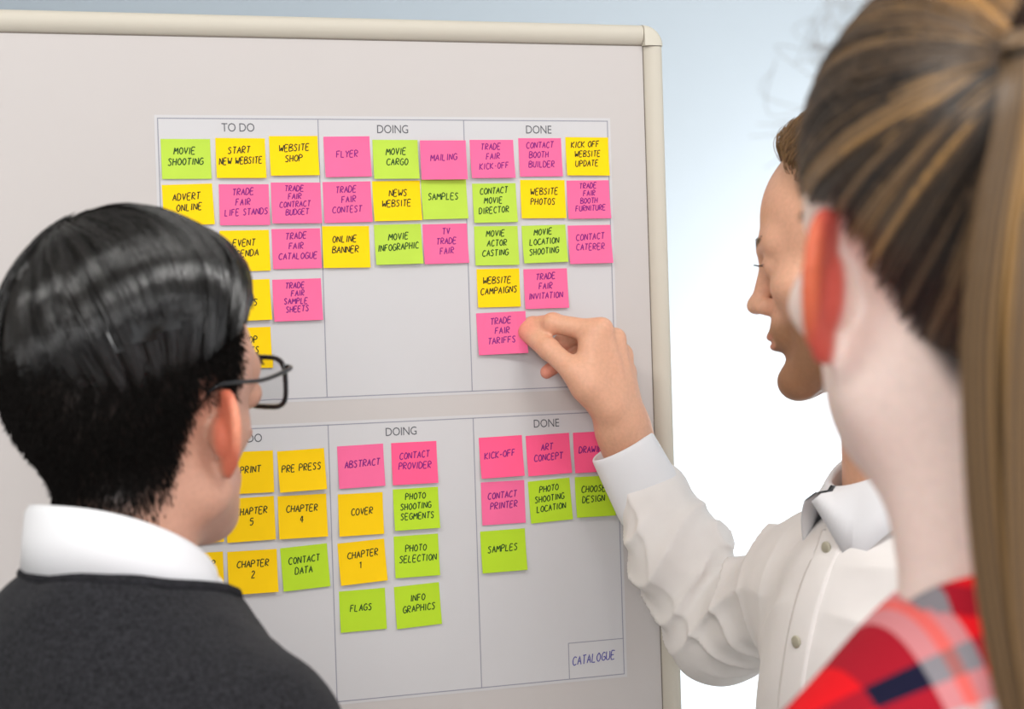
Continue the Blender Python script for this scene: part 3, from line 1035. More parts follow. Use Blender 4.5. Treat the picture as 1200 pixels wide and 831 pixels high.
# ================================================================== the dark-haired man in glasses
def build_man_glasses():
    Hc = W(170, 500, 1.25)
    Rh = frame(31, 7, 0)
    Rb = frame(38)
    O = Hc + Rh @ np.array([0, -.045, 0]) + np.array([.012, 0, -.098])
    person = empty('person', (O[0], O[1], 0))
    tag(person, 'person seen from behind with slick black hair, black eyeglasses, white collar and charcoal sweater', 'person')
    bl = lambda x, y, z: O + Rb @ np.array([x, y, z])
    armR = [bl(.130, -.004, -.116), bl(.195, -.02, -.36), bl(.215, .08, -.60)]
    armL = [bl(-.140, -.004, -.114), bl(-.200, -.02, -.36), bl(-.215, .08, -.60)]
    neck_t = Hc + Rh @ np.array([0, -.022, -.03]); neck_b = O + Rb @ np.array([0, -.008, -.04])
    prm = dict(flare=64, eardrop=-.006, ear=.92, recede=.030, slim=.013, nose=.012, eartilt=.04, earx=.0650)

    def head_l(P): return head_sdf((P - Hc.astype(F32)) @ Rh.astype(F32), prm)

    def body(P):
        d = bounded(head_l, P, Hc, .19)
        d = smin(d, cone(P, neck_t, neck_b, .048, .053), .025)
        d = smin(d, torso_sdf((P - O.astype(F32)) @ Rb.astype(F32), dict(shoulder=.122, slope=.100)) + .012, .03)
        for arm, sd in ((armR, 1), (armL, -1)):
            d = smin(d, chain(P, arm, [.046, .040, .028], .02), .03)
            dn = arm[2] - arm[1]; dn /= np.linalg.norm(dn)
            pn = -sd * Rb[:, 0]; th = np.cross(dn, pn) * -sd
            wr = arm[2] + dn * .012
            d = smin(d, bounded(lambda Q: hand_relaxed(Q, wr, dn, pn, th), P, wr + dn * .09, .13), .02)
        return d
    lo = np.array([O[0] - .36, O[1] - .36, O[2] - .84]); hi = np.array([O[0] + .36, O[1] + .36, Hc[2] + .15])
    V, Q = polygonize(body, lo, hi, 0.0028)
    p = (V - Hc) @ Rh
    C = skin_colour(len(V), srgb(198, 150, 128))
    C = mixc(C, srgb(205, 92, 62), 0.75 * sstep(.068, .080, p[:, 0]) * sstep(.05, .03, np.abs(p[:, 2])))
    C = mixc(C, srgb(236, 160, 128), .75 * sstep(.088, .096, p[:, 0]) * sstep(.05, .03, np.abs(p[:, 2])))
    C = mixc(C, srgb(190, 120, 100), 0.5 * sstep(.06, .09, p[:, 1]) * sstep(-.03, -.05, p[:, 2]))
    # clipped hair: density on the scalp (a fade)
    dens = scalp_density(p)
    C = mixc(C, srgb(13, 11, 10), 0.97 * dens)
    mesh_obj('body', V, Q, 'skin', person, col=C)
    eyes(person, Hc, Rh)

    # ---- clipped hair on the back and sides: short bristles rooted on the scalp
    g = np.random.default_rng(5)
    dn_ = dens * (np.abs(p[:, 0]) < .079)
    w = dn_ / dn_.sum()
    pick = g.choice(len(V), 36000, p=w)
    roots = V[pick] + g.normal(0, .0012, (len(pick), 3))
    ctr = Hc + Rh @ np.array([0, -.01, .04])
    nrm = roots - ctr; nrm /= np.linalg.norm(nrm, axis=1)[:, None]
    dirn = nrm * 0.55 + np.array([0, 0, -0.9]) + g.normal(0, .18, nrm.shape)
    dirn /= np.linalg.norm(dirn, axis=1)[:, None]
    ln = .0025 + .0035 * dens[pick]
    tt = np.linspace(0, 1, 3)
    paths = roots[:, None] + dirn[:, None] * (tt[None, :, None] * ln[:, None, None]) + nrm[:, None] * .0008
    rad = np.full(paths.shape[:2], .00040); rad[:, -1] = .00015
    Vs, Fs = strands_mesh(paths, rad)
    Cs = np.repeat(np.array([.006, .005, .0045])[None] * (1 + g.random(len(pick))[:, None]), 9, 0)
    mesh_obj('clipped_hair', Vs, Fs, 'hair_matte', person, col=Cs)

    # ---- long slick hair on top
    hc = np.array([.005, -.006, .061]); hr = np.array([.0880, .1060, .1010])
    def low_z(az):   # lower edge of the long hair by azimuth (0 = forward, 90 = right)
        return np.interp(np.degrees(np.mod(az, 2 * math.pi)), [0, 45, 90, 130, 180, 230, 270, 315, 360], [.100, .094, .066, .046, .030, .030, .045, .085, .100])
    keep = lambda D: (hc + D * hr)[:, 2] > low_z(np.arctan2(D[:, 0] * hr[0], D[:, 1] * hr[1])) + .022
    Vc, Fc_ = ellipsoid_cap(hc, hr * .955, keep, 90, 60)
    S, K = 7000, 16
    ends = g.uniform(0, 2 * math.pi, S)                 # azimuth at the lower edge
    nc = 46
    cl = np.floor(ends / (2 * math.pi) * nc + .35 * np.sin(ends * 5)).astype(int)
    cen = (cl + .5) / nc * 2 * math.pi
    fr = (ends - cen) / (2 * math.pi / nc)
    # starting point: along a ridge from the front to the crown, left of the middle
    def start_for(e):
        e = np.mod(e, 2 * math.pi)
        # right side 0..130deg -> ridge from front to crown ; back fan ; left side -> ridge
        t = np.interp(e, np.radians([0, 30, 135, 235, 330, 360]), [0.0, .0, 1.0, 1.0, 0.15, 0.0])
        y = np.interp(t, [0, 1], [.80, -.46]); x = np.interp(t, [0, 1], [-.30, -.22])
        z = np.sqrt(np.maximum(0.02, 1 - x * x - y * y))
        return np.stack([x, y, z], 1)
    s0 = start_for(ends) + g.normal(0, .035, (S, 3))
    s0 /= np.linalg.norm(s0, axis=1)[:, None]
    ze = low_z(ends) - g.uniform(-.004, .012, S)
    dz = np.clip((ze - hc[2]) / hr[2], -.9, .9)
    rr = np.sqrt(1 - dz ** 2)
    e1 = np.stack([np.sin(ends) * rr, np.cos(ends) * rr, dz], 1)
    t = np.linspace(0, 1, K)
    t0 = np.where(g.random(S) < .35, g.uniform(0, .5, S), 0)          # some start part of the way
    ang = np.arccos(np.clip((s0 * e1).sum(1), -1, 1))
    tt = t0[:, None] + (1 - t0[:, None]) * t[None]
    D = (np.sin((1 - tt) * ang[:, None])[..., None] * s0[:, None] + np.sin(tt * ang[:, None])[..., None] * e1[:, None]) / np.sin(ang)[:, None, None]
    # comb sweep: hair bows forward before it falls back
    bow = (np.sin(math.pi * tt) * .22 * np.sin(ends)[:, None])
    D[..., 1] += bow * (np.sin(ends)[:, None] > 0)
    D /= np.linalg.norm(D, axis=2, keepdims=True)
    hgt = (1 - np.clip(np.abs(fr) * 2, 0, 1) ** 2)
    ck = g.random(nc + 4)
    lift = (.975 + .052 * hgt * (.15 + .85 * ck[cl % nc]) + .008 * g.random(S))[:, None] * np.ones(K)[None]
    ph_ = (ck[(cl * 7) % nc] * 6.28)[:, None]
    lift = lift + .012 * np.sin(tt * 6 + ph_) * sstep(.1, .35, tt)
    # the hair parts behind the crown: a shallow groove between back and side
    lift = lift - .016 * np.exp(-((ends[:, None] - math.radians(158)) / .10) ** 2) * sstep(.05, .25, tt) * sstep(.9, .5, tt)
    lift = lift - (.03 + .07 * np.abs(np.sin(ends))[:, None]) * sstep(.62, 1.0, tt)
    # big waves on the right hand side of the top
    lift = lift + .010 * np.sin(tt * 7 + ends[:, None] * 2) * sstep(.05, .3, tt)
    P = (hc + D * hr * lift[..., None]) @ Rh.T + Hc
    rad = np.full((S, K), .00046) * (.7 + .6 * g.random((S, 1))); rad[:, -1] *= .3
    Vs, Fs = strands_mesh(P, rad)
    base = np.array([.0045, .0035, .0028])
    Cs = np.repeat(base[None] * (0.6 + 1.2 * g.random((S, 1))), K * 3, 0)
    Vc = Vc @ Rh.T + Hc
    Vall = np.vstack([Vc, Vs]); Fall = np.vstack([Fc_, Fs + len(Vc)])
    Call = np.vstack([np.tile(base * .8, (len(Vc), 1)), Cs])
    mesh_obj('slick_hair', Vall, Fall, 'hair_gloss', person, col=Call)
    # eyebrows
    brow_strands(person, Hc, Rh, (.012, .010, .009))

    # ---- shirt collar
    Vc, Fc_, _ = collar_mesh(O, Rb, .0580, .0690, .056, .046, 24, .062, .024, ey=1.02, stand=.05)
    sh = mesh_obj('shirt_collar', Vc, Fc_, 'collar', person)
    sh['label'] = 'crisp white shirt collar'
    # ---- sweater
    hs = lambda P: (P - O.astype(F32)) @ Rb.astype(F32)

    def sweater(P):
        q = hs(P)
        d = torso_sdf(q, dict(shoulder=.122, slope=.100)) - .006
        for arm in (armR, armL):
            d = smin(d, chain(P, arm, [.058, .050, .042], .02), .035)
        d = d + .0022 * wob(P, 34, 1.0) + .0012 * wob(P, 80, 4.0)
        # neck opening, lower in front
        d = smax(d, -neck_hole(q, .0690, .007), .006)
        nv = ell(q, (0, .10, -.03), (.050, .06, .085))
        d = smax(d, -nv, .006)
        return smax(d, -(P[:, 2] - (O[2] - .63)), .01)
    V, Q = polygonize(sweater, np.array([O[0] - .34, O[1] - .34, O[2] - .68]), np.array([O[0] + .34, O[1] + .34, O[2] + .06]), 0.005)
    sw = mesh_obj('sweater', V, Q, 'sweater', person)
    # ribbed neckband lying on the edge of the neck opening
    pts = []
    zs = np.linspace(.07, -.16, 231)
    for i in range(61):
        a = math.radians(-152 + 304 * i / 60)
        r = .0745
        A = np.stack([np.full(231, math.sin(a) * r), np.full(231, .007 - math.cos(a) * r), zs], 1)
        d = sweater((A @ Rb.T + O).astype(F32))
        pts.append(A[np.argmax(d < 0)] if (d < 0).any() else A[120])
    pts = np.array(pts)
    for _ in range(3):
        pts[1:-1] = (pts[:-2] + 2 * pts[1:-1] + pts[2:]) / 4
    v, f = tube_vf(pts @ Rb.T + O, .0045, 10)
    mesh_obj('neckband', v, f, 'rib', sw)
    legs_and_shoes(person, O, Rb, O[2] - .54)

    # ---- glasses: a thing of its own, worn
    gl = empty('eyeglasses', Hc + Rh @ np.array([0, .105, .012]))
    tag(gl, 'black rectangular eyeglasses worn by the dark-haired man', 'eyeglasses')
    T_ = lambda A: np.asarray(A) @ Rh.T + Hc
    zf = .018
    for s in (-1, 1):
        pts = []
        for i in range(33):
            a = 2 * math.pi * i / 32
            ca, sa = math.cos(a), math.sin(a)
            x = .0265 * np.sign(ca) * abs(ca) ** .55; z = .0195 * np.sign(sa) * abs(sa) ** .6
            x += .0025 * (z / .02) * 1.0
            pts.append((s * (.0345 + x * .96), .1035 - .010 * ((.0355 + x) / .06) ** 2, zf - .002 + z))
        v, f = tube_vf(T_(pts), .0020, 8, cap=False)
        mesh_obj('rim', v, f, 'glasses', gl)
        lv = T_(pts[:-1]); c = lv.mean(0)
        fwd = Rh[:, 1] * .0006
        n = len(lv)
        Vv = np.vstack([lv + fwd, [c + fwd], lv - fwd, [c - fwd]])
        Ff = [(i, (i + 1) % n, n) for i in range(n)] + [(n + 1 + (i + 1) % n, n + 1 + i, 2 * n + 1) for i in range(n)]
        mesh_obj('lens', Vv, Ff, 'lens', gl)
        tp = [(s * .0625, .0935, zf + .011), (s * .0680, .091, zf + .010), (s * .0715, .078, zf + .009), (s * .0765, .045, zf + .008), (s * .0775, .012, zf + .012), (s * .0750, -.002, zf + .012), (s * .0710, -.012, zf + .006), (s * .068, -.018, zf - .002)]
        v, f = tube_vf(T_(catmull(tp, 24)), .0017, 8)
        mesh_obj('temple', v, f, 'glasses', gl)
    v, f = tube_vf(T_(catmull([(-.009, .1035, zf + .005), (0, .106, zf + .008), (.009, .1035, zf + .005)], 9)), .002, 8)
    mesh_obj('bridge', v, f, 'glasses', gl)


def scalp_density(p):
    """where the clipped hair grows (0..1) in head space"""
    x, y, z = np.abs(p[:, 0]), p[:, 1], p[:, 2]
    # lower boundary of the hair: nape at the back, above the ear at the side, sideburn, temple
    ang = np.degrees(np.arctan2(x, -y - .005))          # 0 = back, 90 = side
    zb = np.interp(ang, [0, 25, 45, 58, 70, 80, 92, 105, 113, 120, 130, 150, 180], [-.070, -.070, -.064, -.052, -.022, .012, .012, -.002, .004, .040, .062, .085, .09])
    dens = sstep(-.004, .036, z - zb)
    frontline = .088 - .010 * (x / .05) ** 2
    dens = dens * sstep(.004, -.006, y - frontline) * (x < .0795)
    return dens * (z > -.11)


def brow_strands(person, Hc, Rh, colr, n=160, dy=0.0):
    g = np.random.default_rng(8)
    for s in (-1, 1):
        t = g.random(n)
        x = .012 + .034 * t
        z = .030 + .006 * np.sin(t * 2.4) + g.normal(0, .0016, n)
        y = .0985 + dy - .016 * t ** 1.6
        a = np.stack([s * x, y, z], 1)
        b_ = a + np.stack([s * (.005 + .003 * g.random(n)), -.001 - .003 * t, .0025 - .004 * t], 1)
        m_ = (a + b_) / 2 + np.array([0, .001, 0])
        P = np.stack([a, m_, b_], 1) @ Rh.T + Hc
        Vs, Fs = strands_mesh(P, np.full(P.shape[:2], .00035))
        o = mesh_obj('eyebrow', Vs, Fs, 'hair', person, col=np.tile(np.array(colr), (len(Vs), 1)))
        o['kind'] = 'stuff'


build_man_glasses()


# ================================================================== the man in the white shirt, reaching to the board
def build_man_reaching():
    Hc = W(1019, 308, 1.54)
    Rh = frame(-68, -8, 0)           # face to the left and slightly away
    Rb = frame(-120)                 # chest to the left, turned towards the camera
    O = W(1056, 606, 1.57)
    person = empty('person', (O[0], O[1], 0))
    tag(person, 'person in profile wearing a white shirt, short fair hair, reaching to the board', 'person')
    bl = lambda x, y, z: O + Rb @ np.array([x, y, z])
    sh = W(966, 674, 1.68); el = W(842, 742, 1.86); wr0 = W(752, 570, 1.885); wr = W(731, 505, 1.875)
    shL = bl(-.175, .0, -.085); elL = bl(-.215, -.03, -.36); wrL = bl(-.205, .08, -.60)
    neck_t = Hc + Rh @ np.array([0, -.022, -.03]); neck_b = O + Rb @ np.array([0, -.01, -.04])
    prm = dict(flare=24, ears='both', nose=.006)
    def head_l(P): return head_sdf((P - Hc.astype(F32)) @ Rh.astype(F32), prm)
    # --- right hand joints
    J = dict(
        imc=W(700, 389, 1.862), ipip=W(648, 379, 1.878), idip=W(624, 381, 1.898), itip=W(614, 389, 1.906),
        mmc=W(716, 401, 1.878), mpip=W(676, 391, 1.908), mdip=W(658, 402, 1.914), mtip=W(650, 415, 1.912),
        rmc=W(724, 420, 1.892), rpip=W(684, 412, 1.917), rdip=W(658, 424, 1.918), rtip=W(640, 436, 1.914),
        lmc=W(728, 440, 1.902), lpip=W(698, 434, 1.920), ldip=W(682, 440, 1.918), ltip=W(670, 446, 1.914),
        tcm=W(716, 478, 1.852), tmc=W(673, 436, 1.846), tip_=W(643, 409, 1.866), ttip=W(618, 390, 1.893))
    hc = W(680, 440, 1.88)

    def hand(P):
        d = None
        for m_, r in (('imc', .0135), ('mmc', .0135), ('rmc', .013), ('lmc', .012)):
            a = wr + (J[m_] - J['mmc']) * .38
            c = cone(P, a, J[m_], .0185, r)
            d = c if d is None else smin(d, c, .018)
        # flesh of the palm and the web of the thumb
        d = smin(d, cone(P, wr * .6 + J['tcm'] * .4, J['tcm'] * .45 + J['tmc'] * .55, .0200, .0165), .018)
        d = smin(d, cone(P, J['tcm'] * .3 + J['tmc'] * .7, J['imc'] * .6 + J['tmc'] * .4, .0120, .0100), .022)
        d = smin(d, chain(P, [J['tcm'], J['tmc'], J['tip_'], J['ttip']], [.0175, .0128, .0112, .0088], .006), .010)
        d = smin(d, cone(P, J['tip_'], J['ttip'], .0105, .0092), .004)
        d = smin(d, chain(P, [J['imc'], J['ipip'], J['idip'], J['itip']], [.0125, .0105, .0092, .0075], .004), .010)
        d = smin(d, ell(P, J['ipip'], (.0112, .0112, .0112)), .004)
        for f_ in 'mrl':
            e = chain(P, [J[f_ + 'mc'], J[f_ + 'pip'], J[f_ + 'dip'], J[f_ + 'tip']],
                      [.0122, .0102, .0092, .0078] if f_ != 'l' else [.0108, .0088, .008, .0068], .004)
            d = smin(d, e, .0045)
        for m_ in ('imc', 'mmc', 'rmc', 'lmc'):      # knuckles
            d = smin(d, ell(P, J[m_] + np.array([.006, -.004, .004]), (.009, .009, .009)), .008)
        # tendons along the back of the hand
        for m_ in ('imc', 'mmc', 'rmc'):
            a = wr + (J[m_] - J['mmc']) * .3 + np.array([.012, -.009, .008]); b_ = J[m_] + np.array([.007, -.006, .006])
            d = smin(d, cone(P, a, b_, .0035, .004), .010)
        return d

    def body(P):
        d = bounded(head_l, P, Hc, .19)
        d = smin(d, cone(P, neck_t, neck_b, .055, .060), .025)
        d = smin(d, torso_sdf((P - O.astype(F32)) @ Rb.astype(F32), dict(shoulder=.15)) + .014, .03)
        d = smin(d, chain(P, [sh, el, wr0, wr], [.044, .038, .031, .0275], .02), .03)
        d = smin(d, bounded(hand, P, hc, .135), .016)
        d = smin(d, chain(P, [shL, elL, wrL], [.046, .040, .028], .02), .03)
        dn = wrL - elL; dn /= np.linalg.norm(dn)
        pn = Rb[:, 0]; th = np.cross(dn, pn)
        d = smin(d, bounded(lambda Q: hand_relaxed(Q, wrL + dn * .012, dn, pn, th), P, wrL + dn * .1, .13), .02)
        return d
    lo = np.array([-.02, O[1] - .34, O[2] - .84]); hi = np.array([O[0] + .26, 1.96, Hc[2] + .15])
    V, Q = polygonize(body, lo, hi, 0.0022)
    p = (V - Hc) @ Rh
    C = skin_colour(len(V), srgb(218, 166, 137))
    hd = vlen(V - Hc) < .2
    beard = hd * sstep(-.030, -.048, p[:, 2]) * sstep(-.005, .02, p[:, 1]) * sstep(-.135, -.115, p[:, 2])
    beard = beard * (1 - .9 * sstep(.017, .013, vlen((p - np.array([0, .1, -.056])) * np.array([.6, 1, 1.6]))))
    C = mixc(C, srgb(134, 92, 58), .80 * beard)
    lips = hd * sstep(.0, .004, p[:, 1] - .092) * sstep(.0095, .006, np.abs(p[:, 2] + .0562)) * (np.abs(p[:, 0]) < .024)
    C = mixc(C, srgb(190, 122, 104), .6 * lips)
    C = mixc(C, srgb(206, 110, 84), .6 * hd * sstep(.074, .09, np.abs(p[:, 0])))
    # hand: warmer at the fingertips and in the creases
    tips = np.zeros(len(V))
    for k in ('ttip', 'itip', 'mtip', 'rtip', 'ltip'):
        tips = np.maximum(tips, sstep(.026, .006, vlen(V - J[k])))
    C = mixc(C, srgb(232, 140, 122), .6 * tips)
    kn = np.zeros(len(V))
    for k in ('imc', 'mmc', 'ipip', 'tip_'):
        kn = np.maximum(kn, sstep(.018, .006, vlen(V - J[k])))
    C = mixc(C, srgb(218, 146, 118), .35 * kn)
    dens = np.clip(scalp_density(p), 0, 1) * hd
    C = mixc(C, srgb(120, 92, 62), .8 * dens)
    mesh_obj('body', V, Q, 'skin', person, col=C)
    eyes(person, Hc, Rh)
    brow_strands(person, Hc, Rh, (.25, .16, .09), 70, -.0028)
    # finger nails: small curved plates on thumb and index
    def nail(tip, prev, out, w, L):
        ax = tip - prev; ax /= np.linalg.norm(ax)
        out = out - ax * (out @ ax); out /= np.linalg.norm(out)
        sd = np.cross(ax, out)
        Vn, Fn = [], []
        for i in range(6):
            for j in range(6):
                a = (j / 5 - .5) * 1.9; u = (i / 5 - .55) * L
                ww = w * (1 - .25 * max(0, abs(i / 5 - .5) - .3) / .2)
                Vn.append(tip + ax * u + sd * math.sin(a) * ww + out * (math.cos(a) * ww * 1.0 + .0004))
        for i in range(5):
            for j in range(5):
                Fn.append((i * 6 + j, i * 6 + j + 1, (i + 1) * 6 + j + 1, (i + 1) * 6 + j))
        o = mesh_obj('fingernail', Vn, Fn, 'nail', person)
        o.modifiers.new('thick', 'SOLIDIFY').thickness = .0005
    nail(J['itip'], J['idip'], np.array([-.3, .1, .9]), .0075, .011)
    nail(J['ttip'], J['tip_'], np.array([-.35, -.2, -.9]), .0090, .013)
    # eyelashes
    g = np.random.default_rng(4)
    for s in (-1, 1):
        P = []
        for x in np.linspace(.021, .042, 30):
            a = np.array([s * x, .0895 - 30 * (x - .031) ** 2, .0135]); b_ = a + np.array([s * (x - .031) * .25, .008, .001])
            P.append([a, (a + b_) / 2 + np.array([0, 0, -.001]), b_])
        P = np.array(P) @ Rh.T + Hc
        v, f = strands_mesh(P, np.full(P.shape[:2], .00025))
        o = mesh_obj('eyelashes', v, f, 'hair', person, col=np.tile([.03, .02, .012], (len(v), 1)))
        o['kind'] = 'stuff'

    # ---- short fair hair: cap of strands combed back
    S, K = 9000, 8
    D = g.normal(0, 1, (S * 3, 3)); D /= np.linalg.norm(D, axis=1)[:, None]
    hcn = np.array([0, -.010, .046]); hr = np.array([.076, .098, .089])
    R0 = hcn + D * hr
    ok = (scalp_density(R0) > .5) & (R0[:, 2] > -.07)
    R0 = R0[ok][:S]; D = D[ok][:S]
    S = len(R0)
    top = sstep(.06, .11, R0[:, 2])
    flow = np.stack([D[:, 0] * .3, -np.ones(S) * .9 + .9 * sstep(.04, .09, R0[:, 1]), .1 + .5 * top - .8 * (1 - top)], 1)
    flow = flow - D * (flow * D).sum(1)[:, None] * .8 + D * (.25 + .5 * top[:, None])
    flow += g.normal(0, .15, flow.shape)
    flow /= np.linalg.norm(flow, axis=1)[:, None]
    ln = .011 + .015 * top
    t = np.linspace(0, 1, K)
    P = R0[:, None] + flow[:, None] * (t[None, :, None] * ln[:, None, None]) + D[:, None] * (.006 * np.sin(t * 2.6))[None, :, None] * top[:, None, None]
    P = P + np.array([0, -.012, 0]) * (t ** 2)[None, :, None] * top[:, None, None]
    P = P @ Rh.T + Hc
    rad = np.full((S, K), .00036); rad[:, -1] = .00012
    v, f = strands_mesh(P, rad)
    base = np.array(srgb(128, 98, 66)[:3])
    mesh_obj('hair', v, f, 'hair', person, col=np.repeat(base[None] * (.55 + .9 * g.random((S, 1))), K * 3, 0))

    # ---- shirt
    sax = [sh, el, W(792, 642, 1.875)]

    def arm_param(P):
        a, b_ = el, W(770, 600, 1.88)
        ba = b_ - a; L = np.linalg.norm(ba)
        q = P - a.astype(F32)
        h = (q @ (ba / L).astype(F32))
        r = q - h[:, None] * (ba / L).astype(F32)
        e1 = np.cross(ba / L, [0, 1, 0]); e1 /= np.linalg.norm(e1); e2 = np.cross(ba / L, e1)
        return h, np.arctan2(r @ e2.astype(F32), r @ e1.astype(F32)), L

    def shirt(P):
        q = (P - O.astype(F32)) @ Rb.astype(F32)
        d = torso_sdf(q, dict(shoulder=.135, slope=.090)) - .010
        arm = chain(P, [sh, el, W(798, 652, 1.872), W(766, 588, 1.882)], [.060, .052, .049, .041], .025)
        h, a, L = arm_param(P)
        env = sstep(-.02, .03, h) * sstep(L + .012, L - .02, h)
        ph = h / .046 + .72 * np.sin(a + .6) + .34 * np.sin(2 * a + 1.0) + .35 * wob(P, 22, 3)
        sn = np.abs(np.sin(ph * math.pi))
        amp = .30 + .70 * sstep(-.5, .4, wob(P, 25, 9.0))
        arm = arm - env * amp * .0078 * ((1 - sn) ** 1.3 - .35)
        # radiating creases inside the elbow and along the upper arm
        ux = (sh - el) / np.linalg.norm(sh - el)
        hu = (P - el.astype(F32)) @ ux.astype(F32)
        envu = sstep(.0, .05, hu) * sstep(.26, .18, hu)
        fu = (1 - np.abs(np.sin(math.pi * (hu / .060 + 1.1 * wob(P, 16, 7) + 5.0 * (P[:, 2] - float(el[2]))))) ) ** 2
        arm = arm - .007 * envu * (fu - .3)
        d = smin(d, arm, .030)
        la = chain(P, [shL, elL, wrL], [.062, .052, .044], .02)
        d = smin(d, la, .03)
        # soft creases in the body of the shirt
        Pw = P * np.array([1.0, 1.0, .55], F32) + (P[:, 2:3] * np.array([.5, .2, 0], F32))
        cr = (1 - np.abs(wob(Pw, 26, 8.3))) ** 2.5
        d = d - .0050 * (cr - .3) * (.25 + .75 * sstep(.02, .06, np.abs(q[:, 0]))) + .0014 * wob(P, 60, 2)
        d = smax(d, -neck_hole(q, .0645), .005)
        return smax(d, -(P[:, 2] - (O[2] - .62)), .01)
    V, Q = polygonize(shirt, np.array([.10, O[1] - .34, O[2] - .66]), np.array([O[0] + .27, 1.97, O[2] + .06]), 0.0034)
    so = mesh_obj('shirt', V, Q, 'shirt', person)
    # cuff
    c0, c1 = W(729, 523, 1.872), W(768, 598, 1.882)
    ax = c1 - c0; L = np.linalg.norm(ax); ax /= L
    e1 = np.cross(ax, [0, 1, 0]); e1 /= np.linalg.norm(e1); e2 = np.cross(ax, e1)
    Vc, Fc_ = [], []
    na = 48
    prof = [(.0, .0335), (-.0016, .0350), (.0, .0365), (.004, .0370), (.03, .0385), (.06, .0400), (.072, .0405), (.0755, .0395), (.077, .037), (.06, .036), (.03, .035)]
    for (t, r) in prof:
        for j in range(na):
            a = 2 * math.pi * j / na
            Vc.append(c0 + ax * t * L / .077 + (e1 * math.cos(a) * r + e2 * math.sin(a) * r * .84))
    k = len(prof)
    for i in range(k):
        for j in range(na):
            Fc_.append((i * na + j, i * na + (j + 1) % na, ((i + 1) % k) * na + (j + 1) % na, ((i + 1) % k) * na + j))
    mesh_obj('cuff', Vc, Fc_, 'collar', so)
    # collar
    Vc, Fc_, _ = collar_mesh(O, frame(-104), .0590, .075, .086, .046, 5, .054, .022, ey=1.06, stand=.075, flare=.012)
    mesh_obj('collar', Vc, Fc_, 'collar', so)
    # placket and buttons, laid on the shirt front
    def front(x, z):
        ys = np.linspace(.20, .0, 240)
        A = np.stack([np.full(240, x), ys, np.full(240, z)], 1) @ Rb.T + O
        d = shirt(A.astype(F32))
        i = np.argmax(d < 0)
        return ys[i]
    zs = np.linspace(-.006, -.52, 46)
    yy = np.array([front(0, z) for z in zs])
    yy = np.convolve(np.pad(yy, 2, mode='edge'), np.ones(5) / 5, 'valid')
    Vp, Fp = [], []
    for z, y in zip(zs, yy):
        for x, o_ in ((-.016, -.004), (-.0158, .0012), (-.012, .0020), (.012, .0020), (.0158, .0012), (.016, -.004)):
            Vp.append(O + Rb @ np.array([x, y + o_, z]))
    for i in range(len(zs) - 1):
        for j in range(5):
            Fp.append((i * 6 + j, i * 6 + j + 1, i * 6 + 7 + j, i * 6 + 6 + j))
    mesh_obj('placket', Vp, Fp, 'shirt', so)
    for z in (-.020, -.10, -.17, -.24, -.32, -.40):
        y = np.interp(-z, -zs, yy)
        cb = O + Rb @ np.array([0, y + .0022, z])
        v, f = tube_vf(np.array([cb, cb + Rb[:, 1] * .0018, cb + Rb[:, 1] * .0024]), [.0056, .0056, .0046], 14)
        mesh_obj('button', v, f, 'button', so)
    legs_and_shoes(person, O, Rb, O[2] - .54)


build_man_reaching()


